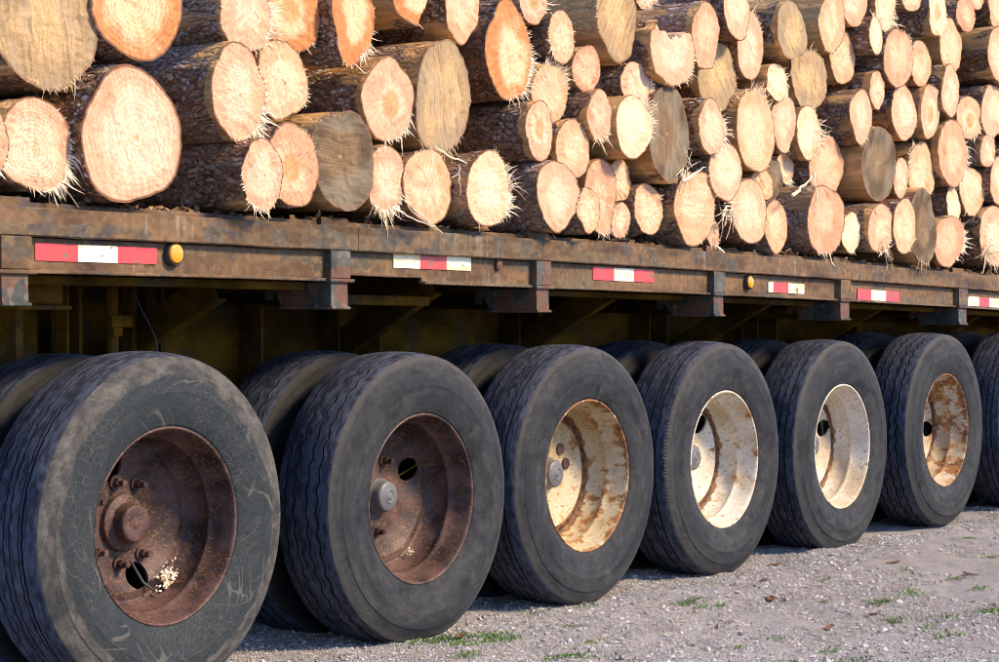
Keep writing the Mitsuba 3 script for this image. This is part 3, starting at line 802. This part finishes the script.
# ------------------------------------------------------------------ logs
# face centre x, y, z; half width, half height; kind of end, kind of bark, side of the splintered fringe in degrees (0 = towards the far end, 90 = up), how splintered, break, label
LOGS = [
    (3.757, -0.006, 1.638, 0.098, 0.123, 'P', 0, -40, 2, 0, 'pale splintered log cut by the left edge of the photo in the bottom row'),
    (3.989, 0.020, 1.635, 0.134, 0.134, 'P', 2, -30, 3, 0, 'pale log with long white spiky fringe at lower right, second in the bottom row'),
    (4.020, 0.012, 1.978, 0.188, 0.177, 'T', 2, -60, 2, 0, 'huge tan weathered log with fuzzy frayed edge in the top left corner of the photo'),
    (4.324, -0.021, 1.681, 0.188, 0.196, 'P', 0, -60, 0, 0, 'largest cream log end with a thin reddish rim, bottom row above the round amber lamp'),
    (4.365, -0.005, 2.074, 0.173, 0.158, 'O', 0, -40, 0, 0, 'bright orange log end with pale heart, top left beside the huge tan log'),
    (4.800, -0.010, 1.851, 0.129, 0.148, 'P', 0, -30, 3, 0, 'fresh cream log with saw fuzz, second row, partly covering a yellowish neighbour on its right'),
    (4.868, 0.010, 2.120, 0.131, 0.130, 'P', 0, -10, 3, 3, 'pale log with torn right edge overlapping a peach orange one at the top edge'),
    (4.840, -0.073, 1.590, 0.094, 0.110, 'P', 0, -110, 2, 0, 'small cream log before a bigger peach one, bottom row near the dark grey log'),
    (5.040, 0.018, 1.915, 0.117, 0.127, 'Y', 0, 0, 1, 0, 'yellowish log tucked behind the fresh cream one in the second row'),
    (5.141, 0.072, 2.157, 0.145, 0.136, 'O', 0, -50, 1, 0, 'peach orange log at the top edge just right of the torn pale one'),
    (5.053, -0.013, 1.636, 0.123, 0.140, 'K', 0, 70, 1, 0, 'peach log half hidden behind a small cream one, bottom row touching the dark grey log'),
    (5.326, -0.000, 1.669, 0.152, 0.168, 'G', 2, 100, 1, 0, 'dark grey brown weathered log, the darkest end in the bottom row'),
    (5.398, 0.019, 2.148, 0.110, 0.146, 'O', 2, -60, 2, 0, 'orange log with a jagged torn tail at its lower right, top left of centre'),
    (5.569, 0.013, 1.620, 0.094, 0.114, 'P', 0, -80, 3, 0, 'small peach log with long white splinters below it, right of the dark grey log'),
    (5.578, 0.011, 1.887, 0.133, 0.139, 'P', 0, -50, 2, 0, 'leaf shaped pale log pointed at the top, beside the tan weathered log left of centre'),
    (5.762, 0.026, 2.288, 0.145, 0.120, 'O', 2, -45, 1, 2, 'orange crescent shaped log end at the top edge, left of centre'),
    (5.797, 0.005, 1.604, 0.134, 0.135, 'Y', 2, 90, 1, 0, 'yellowish log with loose splinters across its top, bottom row under the tall tan log'),
    (5.897, 0.013, 1.928, 0.161, 0.202, 'T', 2, -70, 2, 0, 'tall tan weathered log in the second row left of centre'),
    (6.024, 0.022, 2.270, 0.104, 0.117, 'Y', 0, -80, 0, 0, 'small yellow log with pointed lower end at the top edge, above the tan weathered log'),
    (6.092, -0.049, 1.604, 0.131, 0.139, 'W', 0, 0, 3, 0, 'whitish log with a brush like fringe on its right side, bottom row left of centre'),
    (6.343, 0.038, 2.136, 0.157, 0.178, 'O', 0, -20, 3, 0, 'orange rimmed log with bright cream heart and bristly right edge, upper row at centre'),
    (6.492, 0.030, 2.337, 0.081, 0.080, 'P', 0, 0, 1, 0, 'small pale log at the top edge just above the orange rimmed cream hearted log'),
    (6.469, -0.017, 1.847, 0.088, 0.114, 'P', 0, 90, 0, 0, 'narrow cream log with a long dark knotted trunk on its left, third row at centre'),
    (6.614, 0.034, 2.006, 0.111, 0.120, 'Y', 0, 60, 3, 0, 'shaggy yellow log with hairy fibres, below the narrow yellow log at centre'),
    (6.545, -0.049, 1.602, 0.131, 0.130, 'P', 0, -100, 0, 0, 'smooth tan cream log with a clear round heart, bottom row at centre'),
    (6.662, 0.011, 2.225, 0.091, 0.105, 'Y', 0, 200, 2, 0, 'narrow yellow log with fuzzy left side, upper row right of the orange rimmed log'),
    (6.706, -0.012, 1.789, 0.114, 0.117, 'Y', 0, 60, 1, 0, 'honey coloured oval log standing over two bottom row logs at centre'),
    (6.857, 0.024, 2.118, 0.102, 0.092, 'K', 0, -90, 0, 0, 'smooth pinkish oval log below the big peeled log at the top centre'),
    (6.749, -0.058, 1.552, 0.079, 0.086, 'Y', 0, 180, 1, 0, 'tiny cream log in front of the pinkish one, bottom row just right of centre'),
    (6.855, -0.041, 1.932, 0.088, 0.095, 'P', 0, -80, 2, 0, 'small pale log with white whiskers under it, below the smooth pinkish oval log'),
    (6.952, 0.021, 1.619, 0.134, 0.141, 'K', 0, -80, 2, 0, 'pinkish log behind a tiny cream one, bottom row just right of centre'),
    (7.072, 0.017, 2.360, 0.152, 0.183, 'T', 1, 180, 2, 0, 'big weathered tan log with peeled orange side, at the top edge right of centre'),
    (7.167, 0.065, 1.690, 0.093, 0.086, 'Y', 1, 0, 0, 0, 'small yellow log peeping out behind the pinkish log, just above the bottom row'),
    (7.140, 0.043, 1.528, 0.073, 0.074, 'P', 0, -90, 1, 0, 'very small pale log low behind the pinkish one, touching the rail'),
    (7.087, -0.055, 1.904, 0.146, 0.121, 'W', 1, 40, 3, 0, 'shaggy white torn log overlapping a grey weathered one'),
    (7.212, 0.012, 2.090, 0.113, 0.091, 'P', 0, 10, 3, 0, 'small pale log with straight bristles on its right, left of the notched pale log'),
    (7.278, 0.010, 2.458, 0.070, 0.054, 'P', 0, 0, 2, 0, 'torn pale stub at the top edge right of the big peeled log'),
    (7.331, 0.026, 1.580, 0.104, 0.104, 'Y', 0, 30, 1, 0, 'small cream oval log in the bottom row under the tall grey weathered log'),
    (7.415, -0.024, 1.895, 0.163, 0.197, 'G', 2, -45, 2, 0, 'tall grey brown weathered log right of the shaggy white torn log'),
    (7.421, -0.039, 2.247, 0.164, 0.151, 'P', 2, -40, 2, 1, 'pale log with a deep notch bitten out of its top, upper row right of centre'),
    (7.635, -0.025, 1.598, 0.164, 0.157, 'Y', 0, -60, 1, 0, 'large smooth peach log in the bottom row with wood sliver behind its right side'),
    (7.706, -0.034, 2.336, 0.121, 0.142, 'K', 0, 180, 1, 0, 'tall pinkish log right beside the notched pale log'),
    (7.723, -0.054, 1.945, 0.108, 0.112, 'P', 0, -20, 3, 0, 'narrow cream log with bristles on its right, between grey weathered and large cream logs'),
    (7.894, 0.036, 1.495, 0.053, 0.057, 'P', 0, -60, 2, 0, 'thin pale sliver of a log behind the large smooth peach one, bottom row'),
    (7.956, 0.052, 2.191, 0.170, 0.150, 'T', 2, -20, 2, 0, 'tan grey weathered log below the tall pinkish log'),
    (7.886, -0.032, 1.763, 0.147, 0.126, 'P', 0, 180, 1, 0, 'cream log with dark knots above its centre, just above the bottom row'),
    (7.977, -0.036, 2.487, 0.118, 0.137, 'P', 0, 180, 0, 0, 'pale log at the top edge overlapping a slender one, right of the tall pinkish log'),
    (8.129, -0.019, 1.601, 0.157, 0.143, 'P', 0, 180, 2, 0, 'cream log with strong growth rings, bottom row right of the bundle of white splinters'),
    (8.222, 0.032, 2.350, 0.115, 0.154, 'P', 0, 60, 2, 0, 'slender pale log behind the one at the top edge, right of the tall pinkish log'),
    (8.214, -0.003, 1.966, 0.179, 0.185, 'Y', 0, 90, 3, 0, 'large cream oval log with a spiky tuft at its top, third row right of centre'),
    (8.333, 0.029, 1.731, 0.096, 0.077, 'Y', 1, 90, 1, 0, 'small yellow log squeezed between two cream ones, just above the bottom row'),
    (8.511, 0.067, 1.770, 0.088, 0.097, 'G', 0, 0, 0, 0, 'narrow grey weathered log squeezed behind the small yellow one'),
    (8.419, 0.003, 1.543, 0.102, 0.115, 'Y', 0, 90, 1, 0, 'slim peach log pointed at its foot, bottom row under the slanting splinter'),
    (8.439, 0.010, 2.207, 0.108, 0.083, 'W', 2, 0, 2, 0, 'small white log with an orange bark cap, below the green grey rimmed log'),
    (8.546, 0.029, 2.025, 0.109, 0.130, 'P', 0, 80, 2, 0, 'narrow pale log squeezed between the large spiky tufted one and the white torn one'),
    (8.676, 0.095, 1.825, 0.086, 0.071, 'Y', 0, -60, 2, 0, 'tiny yellow torn log above the slanting splinter, right of centre'),
    (8.519, -0.025, 2.449, 0.139, 0.134, 'T', 0, -80, 1, 0, 'pale weathered log with a green grey rim, upper row right of centre'),
    (8.767, 0.018, 1.999, 0.113, 0.127, 'W', 0, 0, 3, 0, 'bright white ragged log end with spikes all round'),
    (8.838, 0.049, 2.259, 0.177, 0.143, 'T', 2, 80, 2, 0, 'tan fuzzy weathered log in the second row right of centre'),
    (9.088, 0.082, 1.853, 0.184, 0.152, 'K', 0, 120, 2, 0, 'reddish pink log with a grey upper edge, above the large bottom row log'),
    (8.898, -0.011, 1.585, 0.174, 0.166, 'K', 0, -80, 2, 0, 'large peach log with a dark pith hole near its top, bottom row right of centre'),
    (9.015, 0.017, 2.546, 0.135, 0.140, 'Y', 1, -90, 1, 0, 'cream log with a wide peeled orange side, right of the green grey rimmed log'),
    (9.264, 0.084, 2.406, 0.128, 0.129, 'Y', 1, 80, 1, 0, 'smooth cream oval log with a peeled side, directly below the peeled orange one'),
    (9.174, -0.009, 1.533, 0.105, 0.098, 'W', 0, -90, 1, 0, 'small very pale oval log right of the large peach one, bottom row'),
    (9.285, 0.036, 2.676, 0.146, 0.114, 'P', 0, -90, 0, 0, 'pale log at the top edge above the smooth oval one'),
    (9.306, 0.002, 2.114, 0.113, 0.129, 'P', 0, -80, 1, 0, 'slim smooth pale log beside the long dark shaggy bark, right part of photo'),
    (9.460, -0.005, 2.528, 0.081, 0.095, 'W', 0, 90, 2, 0, 'slim white log just below the ragged torn one at the top right'),
    (9.503, 0.009, 2.259, 0.082, 0.096, 'P', 0, 180, 1, 0, 'tiny slim log with peach end left of a big cream oval, right part of photo'),
    (9.527, 0.008, 1.890, 0.199, 0.182, 'G', 1, 100, 1, 0, 'dark grey weathered log with a slanting crack, right part of photo'),
    (9.419, -0.053, 1.563, 0.133, 0.124, 'P', 0, -70, 2, 0, 'cream oval log with splinters under it, bottom row left of the peach and grey pair'),
    (9.596, 0.009, 2.691, 0.118, 0.116, 'W', 0, -40, 3, 0, 'pale torn log with a ragged right edge at the top, right part of photo'),
    (9.704, -0.018, 2.438, 0.169, 0.148, 'K', 0, 40, 2, 0, 'slanting pinkish oval log in the second row, right part of photo'),
    (9.822, 0.022, 1.835, 0.086, 0.103, 'P', 0, 180, 1, 0, 'narrow pale log wedged between the dark grey cracked log and a bristly one'),
    (9.826, 0.009, 2.171, 0.160, 0.139, 'P', 2, 180, 1, 0, 'cream oval log with orange bark edge, above the dark grey cracked log'),
    (9.678, -0.064, 1.581, 0.127, 0.142, 'Y', 0, -90, 1, 0, 'slim peach log in front of the tall grey weathered one, bottom row at the right'),
    (9.871, -0.008, 2.789, 0.121, 0.093, 'P', 0, -90, 0, 0, 'pale log at the top edge, third from the right corner'),
    (10.036, 0.009, 2.441, 0.133, 0.115, 'Y', 0, 180, 1, 0, 'smooth yellow cream oval log touching the slanting pinkish one'),
    (10.121, 0.044, 1.881, 0.165, 0.147, 'Y', 2, 150, 3, 0, 'cream log with bristles along its left edge, right of the dark grey cracked log'),
    (9.965, -0.035, 1.586, 0.160, 0.193, 'G', 2, -90, 2, 0, 'tall grey weathered log in the bottom row at the right'),
    (10.135, 0.001, 2.200, 0.122, 0.148, 'P', 0, 70, 1, 0, 'tall narrow cream log right of the cream oval with orange bark edge'),
    (10.156, -0.032, 2.732, 0.117, 0.137, 'W', 0, -30, 2, 0, 'narrow fuzzy white log at the top, left of a half hidden pinkish one'),
    (10.340, -0.019, 1.523, 0.180, 0.138, 'K', 0, 0, 3, 0, 'torn pale pink log with ragged edge, bottom row second from the right edge'),
    (10.353, -0.017, 2.323, 0.120, 0.134, 'P', 0, 90, 0, 0, 'narrow cream log directly under the peeled orange one at the right'),
    (10.444, 0.017, 2.578, 0.134, 0.140, 'Y', 1, 0, 0, 0, 'cream log with peeled orange wood on its left, upper right of photo'),
    (10.449, 0.006, 2.000, 0.188, 0.173, 'K', 0, -20, 3, 0, 'bristly pinkish log with dark gaps between its spikes, right part of photo'),
    (10.498, 0.025, 1.717, 0.101, 0.098, 'W', 0, 90, 2, 0, 'small white pointed log in front of the torn pinkish one, right part of photo'),
    (10.615, 0.004, 2.767, 0.121, 0.093, 'K', 0, -90, 0, 0, 'half hidden pinkish log end under a mossy trunk, upper right of photo'),
    (10.689, 0.015, 2.208, 0.153, 0.121, 'Y', 0, -60, 2, 0, 'small cream log with lumpy top, above the bristly pink log at the right'),
    (10.745, 0.020, 1.809, 0.168, 0.132, 'Y', 0, -90, 2, 0, 'cream oval log with orange tip, just above the bottom row near the right edge'),
    (10.789, 0.018, 2.893, 0.101, 0.077, 'P', 0, -90, 0, 0, 'small pale log ending a mossy trunk at the top edge near the right corner'),
    (10.874, -0.019, 2.035, 0.101, 0.089, 'P', 0, 60, 1, 0, 'tiny pale log near the right edge below the large pale one'),
    (11.009, 0.006, 2.268, 0.175, 0.146, 'P', 0, 180, 1, 0, 'large pale log near the right edge, middle of the pile height'),
    (10.990, -0.009, 1.567, 0.190, 0.168, 'P', 0, -90, 2, 0, 'peach log at the right edge of the bottom row above a tuft of splinters'),
    (11.076, -0.006, 2.871, 0.162, 0.135, 'P', 0, 180, 1, 0, 'pale log in the top right corner'),
    (11.077, -0.014, 1.880, 0.176, 0.135, 'P', 0, 180, 0, 0, 'pale log at the right edge above the bottom row'),
    (11.032, -0.035, 2.581, 0.204, 0.157, 'P', 2, 180, 0, 0, 'pale log at the right edge with a partly bare trunk, second row from the top'),
]

LOG_LEN = 2.45


def log_field(a, b, k, sp, g, tilt):
    """How far the sawn end stands back (+) or proud (-) at the point (a, b) of its unit disc."""
    q = np.stack(np.broadcast_arrays(a * 1.7, b * 1.7, k * 3.0 + 0 * a), -1) + 30
    f = tilt[0] * a + tilt[1] * b + .016 * (meshkit.fbm(q, 3) - .5)
    f = f + .005 * (meshkit.noise(q * 7) - .5)
    sm = lambda lo, hi, t: np.clip((t - lo) / (hi - lo), 0, 1)
    if sp == 1:      # deep notch bitten out of the top
        v = b - (.40 + .35 * a * a + 1.8 * np.maximum(0, -.55 - a) + .05 * np.sin(13 * a))
        f = f + .42 * sm(0, .06, v)
    if sp == 2:      # right part broken away along a step
        f = f + .28 * sm(.46, .54, a - .35 * b + .06 * np.sin(6 * b))
    if sp == 3:
        f = f + .03 * sm(.3, .5, a + .2 * b + .08 * np.sin(11 * b))
    return f


def build_log(k, row):
    x, yf, z, rx, rz, kind, bark, fang, famt, sp, label = row
    rx, rz = rx * 1.05, rz * 1.03
    g = np.random.default_rng(1000 + k)
    name = key_for('log')
    labels[name] = {'label': label, 'category': 'log', 'group': 'logs stacked on the trailer'}
    n, ny, nr = ((192, 84, 18) if x < 5.25 else (128, 60, 13) if x < 7.6 else (88, 40, 10))
    th = np.linspace(0, 2 * np.pi, n + 1)
    shape = 1 + 0 * th
    for h, amp in ((2, .038), (3, .034), (4, .024), (5, .018), (7, .012), (11, .006), (17, .004), (23, .003)):
        shape = shape + amp * g.normal() * .8 * np.cos(h * th + 6.28 * g.random())
    if 'leaf shaped' in label or 'pointed' in label:
        up = math.pi / 2 if 'pointed at the top' in label else -math.pi / 2
        shape = shape + .10 * np.exp(-(np.angle(np.exp(1j * (th - up))) / .33) ** 2)
    shape = shape * 1.005
    rm = (rx + rz) / 2
    tilt = np.clip(g.normal(0, .04, 2), -.05, .05) * rm
    # bark: dense near the sawn end, sparse further in
    t = np.concatenate([[0, .003, .008], np.linspace(.018, .75, ny) ** 1.0, np.linspace(.9, LOG_LEN, 6)])
    aa = th[None] * rm; yy = t[:, None]
    lump = npnoise(np.broadcast_to(aa * 19, (len(t), n + 1)), yy * 9, k + .25) - .5
    fine = npnoise(np.broadcast_to(aa * 44, (len(t), n + 1)), yy * 26, k + .75) - .5
    wrap = np.clip(np.minimum(th, 2 * np.pi - th) / .25, 0, 1)[None]         # close the relief where the girth meets itself
    big = npnoise(np.cos(th)[None] * 1.3 + 5, np.sin(th)[None] * 1.3 + yy * 4, k + .5) - .5
    rel = (.008 * lump + .005 * fine) * wrap + .014 * big - .002
    if bark == 1:
        rel = rel * .35
    for _ in range(int(g.integers(1, 5))):           # knots and branch stubs
        kt, ka, ks = .05 + .65 * g.random(), 6.283 * g.random(), .012 + .014 * g.random()
        d = np.hypot((np.angle(np.exp(1j * (th - ka))) * rm)[None], t[:, None] - kt)
        rel = rel + (.010 + .012 * g.random()) * np.exp(-(d / ks) ** 4) - .006 * np.exp(-(d / (ks * .45)) ** 2)
    rel = rel * np.clip(t / .02, .0, 1)[:, None]
    taper = 1 + (.02 * g.random() - .06) * t / LOG_LEN
    bend = g.normal(0, .010, 2)
    rho = shape[None] * taper[:, None]
    A, B = rho * np.cos(th), rho * np.sin(th)
    fb = log_field(np.cos(th), np.sin(th), k, sp, g, tilt)
    P = np.stack([x + A * rx + rel * np.cos(th) + bend[0] * t[:, None] ** 2, yf + t[:, None] + fb[None] * np.exp(-t[:, None] / (.16 + 1.3 * np.maximum(fb, 0))[None]), z + B * rz + rel * np.sin(th) + bend[1] * np.minimum(t, .8)[:, None] ** 2], -1)
    U = np.stack([np.broadcast_to(4.0 * k + aa, P.shape[:2]), np.broadcast_to(4.0 * bark + yy, P.shape[:2])], -1)
    scene[f'{name}__bark'] = uvply([grid(P, U)], 'mat_bark')
    # sawn end, its outline shared with the bark's first ring
    rr = np.linspace(0, 1, nr + 1) ** .8; rr[0] = 1e-3
    a, b = rr[:, None] * np.cos(th), rr[:, None] * np.sin(th)
    f = log_field(a, b, k, sp, g, tilt)
    scale = rr[:, None] * shape
    E = np.stack([x + scale * np.cos(th) * rx, yf + f, z + scale * np.sin(th) * rz], -1)
    UE = np.stack([4.0 * k + a, 4.0 * KIND[kind] + b], -1)
    scene[f'{name}__cut_end'] = uvply([grid(E, UE)], 'mat_end')
    if kind in 'TG':
        labels[f'{name}__cut_end'] = {'label': 'weathered grey brown sawn end'}
    # splintered fringe
    m = int((3, 14, 40, 130)[famt] * (1.2 if x < 7.6 else .8))
    ang = np.where(g.random(m) < .93, math.radians(fang) + g.normal(0, .50, m), g.random(m) * 6.283)
    if famt == 0:
        ang = g.random(m) * 6.283
    ln = np.clip((.003 + .0042 * famt) * np.exp(g.normal(0, .85, m)) * .8, .003, .06)
    near = np.exp(-(np.angle(np.exp(1j * (ang - math.radians(fang)))) / .7) ** 2)
    ln *= .45 + .75 * near
    w = .0008 + .0012 * g.random(m) + .022 * ln
    if x > 7.6:
        w *= 1.25
    si = np.interp(np.mod(ang, 6.28318), th, shape)
    back = .985 - .06 * g.random(m)
    base = np.stack([x + si * back * np.cos(ang) * rx, yf + log_field(np.cos(ang) * back, np.sin(ang) * back, k, sp, g, tilt) - .001, z + si * back * np.sin(ang) * rz], -1)
    rad = np.stack([np.cos(ang), 0 * ang, np.sin(ang)], -1)
    d = rad * .75 + np.array([math.cos(math.radians(fang)), 0, math.sin(math.radians(fang))]) * .45 * near[:, None] + g.normal(0, .42, (m, 3)) + [0, -.25, 0]
    d /= np.linalg.norm(d, axis=1, keepdims=True)
    tan = np.stack([-np.sin(ang), 0 * ang, np.cos(ang)], -1) * w[:, None]
    thick = np.array([0, 1.0, 0]) * (w * .6)[:, None]
    mid = base + d * (ln * .55 + .02)[:, None] * [1, 1, 1] * .8
    tip = base + d * (ln + .006)[:, None] + np.array([0, 0, -1.0]) * (ln * .12)[:, None]
    mid = base * .45 + tip * .55 + g.normal(0, .06, (m, 3)) * ln[:, None]
    V = np.stack([base - tan, base + tan, base + thick * 1.6, mid - tan * .6, mid + tan * .6, mid + thick, tip], 1)
    F = np.array([[0, 1, 4], [0, 4, 3], [1, 2, 5], [1, 5, 4], [2, 0, 3], [2, 3, 5], [3, 4, 6], [4, 5, 6], [5, 3, 6]])
    V = V.reshape(-1, 3); F = (F[None] + 7 * np.arange(m)[:, None, None]).reshape(-1, 3)
    if famt >= 3 or 'splinters' in label:      # a few long hanging fibres
        mesh = [trimesh.Trimesh(V, F, process=False)]
        for q in range(5 if famt >= 3 else 3):
            a0 = math.radians(fang) + g.normal(0, .5); s0 = float(np.interp(a0 % 6.28318, th, shape))
            p0 = np.array([x + s0 * .97 * math.cos(a0) * rx, yf - .004, z + s0 * .97 * math.sin(a0) * rz])
            L = .04 + .06 * g.random(); s = np.linspace(0, 1, 7)[:, None]
            dd = np.array([math.cos(a0) * .7 + .3 * g.normal(), -.25, math.sin(a0) * .6 + .3 * g.normal()])
            path = p0 + dd * L * s + np.array([0, 0, -1.0]) * L * .45 * s ** 2 + g.normal(0, .25, 3) * L * .3 * s ** 2
            mesh.append(tube(path, np.linspace(.0018, .0006, 7), 4))
        mm = cat(*mesh); V, F = np.array(mm.vertices), np.array(mm.faces)
    kk = f'{name}__splinters'
    scene[kk] = mikit.ply((V, F), 'mat_old_splinter' if kind in 'TG' else 'mat_splinter')
    labels[kk] = {'kind': 'stuff'}


for k, row in enumerate(LOGS):
    build_log(k, row)
# the load runs on past the right edge of the photograph
g = np.random.default_rng(77)
for c in range(4):
    for q in range(6):
        x = 11.42 + .33 * c + .05 * g.normal(); z = zt(x) + .17 + .262 * q + .02 * g.normal() + (.10 if c % 2 else 0)
        build_log(len(LOGS) + c * 6 + q, (x, .02 * g.normal(), z, .150, .125, 'PYK'[int(g.integers(3))], 0, -40, 1, 0, 'log of the load past the right edge of the photo'))


# ------------------------------------------------------------------ loose wood on the load and the rail
def splinter(points, r0, label, name='wood_splinter', flat=1.0):
    p = np.asarray(points, float) - [0.02, .03, 0]
    s = np.linspace(0, 1, 9)
    knots = np.linspace(0, 1, len(p))
    q = np.stack([np.interp(s, knots, p[:, c]) for c in range(3)], 1)
    q[1:-1] += np.random.default_rng(len(COUNT) * 7 + len(label)).normal(0, .003, (7, 3))
    put(name, mikit.ply(tube(q, np.linspace(r0, r0 * .3, 9), 5), 'mat_splinter', smooth=40), label, category='splinter', group='loose splinters on the load')


def bundle(c, n, L, seed, label, down=-.6):
    g = np.random.default_rng(seed); ms = []
    for i in range(n):
        d = g.normal(0, 1, 3) * [.9, .25, .75] + [0, -.2, down]; d /= np.linalg.norm(d)
        l = L * (.5 + .8 * g.random()); s = np.linspace(0, 1, 6)[:, None]
        ms.append(tube(np.array(c) + g.normal(0, .02, 3) * [1, .3, 1] + d * l * s + g.normal(0, .2, 3) * l * s ** 2, np.linspace(.0032, .0010, 6), 4))
    put('splinter_tuft', mikit.ply(cat(*ms), 'mat_splinter'), label, category='splinters', group='tufts of splinters')


splinter([(5.63, -.03, 1.52), (5.70, -.05, 1.47), (5.78, -.06, 1.432)], .0042, 'long white splinter reaching down over the rail right of the dark grey log')
splinter([(5.60, -.03, 1.54), (5.69, -.05, 1.485), (5.755, -.06, 1.445)], .0036, 'white splinter lying close above the long one over the rail')
splinter([(5.53, -.03, 1.512), (5.62, -.05, 1.48), (5.745, -.06, 1.443)], .0038, 'lowest of the crossing white splinters above the rail left of centre')
splinter([(5.72, -.06, 1.70), (5.69, -.07, 1.62), (5.655, -.06, 1.535)], .0034, 'straight white splinter standing before the yellowish bottom row log, left of it')
splinter([(5.73, -.06, 1.735), (5.79, -.08, 1.70), (5.91, -.07, 1.685)], .0050, 'white splinter lying across the top of the yellowish bottom row log')
splinter([(5.885, -.05, 1.68), (5.875, -.06, 1.62), (5.895, -.05, 1.57)], .0028, 'thin white splinter hanging at the right side of the yellowish bottom row log')
splinter([(8.44, -.05, 1.68), (8.53, -.07, 1.73), (8.62, -.06, 1.78)], .0085, 'thick slanting yellow splinter above the slim peach log')
splinter([(8.63, -.06, 1.80), (8.625, -.08, 1.70), (8.62, -.07, 1.61)], .0055, 'upright yellow splinter crossing the slanting one')
splinter([(7.45, -.05, 1.70), (7.55, -.07, 1.745), (7.63, -.06, 1.765)], .0060, 'white splinter sticking up beside the foot of the tall grey weathered log')
bundle((7.92, -.02, 1.60), 26, .10, 5, 'tangled tuft of white splinters right of the large smooth peach log')
bundle((10.85, -.03, 1.50), 20, .11, 6, 'tuft of splinters hanging over the rail at the right edge')
bundle((9.45, -.06, 1.47), 16, .07, 8, 'small tuft of splinters under the cream oval log in the bottom row at the right')
bundle((7.52, -.04, 1.735), 14, .07, 9, 'small tuft of white splinters at the foot of the tall grey weathered log', down=.1)
# scrap of bark caught on the rail
g = np.random.default_rng(4)
fl = trimesh.creation.icosphere(2, 1.0); v = np.array(fl.vertices) * [.018, .008, .024]; v *= 1 + .5 * (meshkit.fbm(v * 60 + 3, 3)[:, None] - .5)
fl.vertices = v + [6.255, .022, zt(6.30) - .103]
put('bark_scrap', mikit.ply(fl, 'mat_leaf', smooth=False), 'scrap of brown bark caught under the rail left of centre', category='bark scrap')


def litter(n, seed):
    """Bark crumbs and chips along the deck's edge."""
    g = np.random.default_rng(seed)
    x = 3.7 + 8.0 * g.random(n); x = x + .10 * np.sin(x * 9)
    y = .052 + .11 * g.random(n); sz = .007 * np.exp(g.normal(0, .5, n)); sz = np.minimum(sz, .024)
    b = trimesh.creation.box((2.0, 1.1, .5)); V, F = [], []
    for q in range(n):
        M = trimesh.transformations.euler_matrix(g.normal(0, .5), g.normal(0, .5), 6.28 * g.random())[:3, :3]
        V.append((b.vertices * (1 + .5 * (g.random((8, 1)) - .5))) @ M.T * sz[q] + [x[q], y[q], zt(x[q]) + .017 + .5 * sz[q]]); F.append(b.faces + 8 * q)
    return mikit.ply((np.vstack(V), np.vstack(F)), 'mat_litter')


put('bark_litter', litter(700, 21), 'crumbs of bark and wood chips littering the deck edge under the logs', kind='stuff')
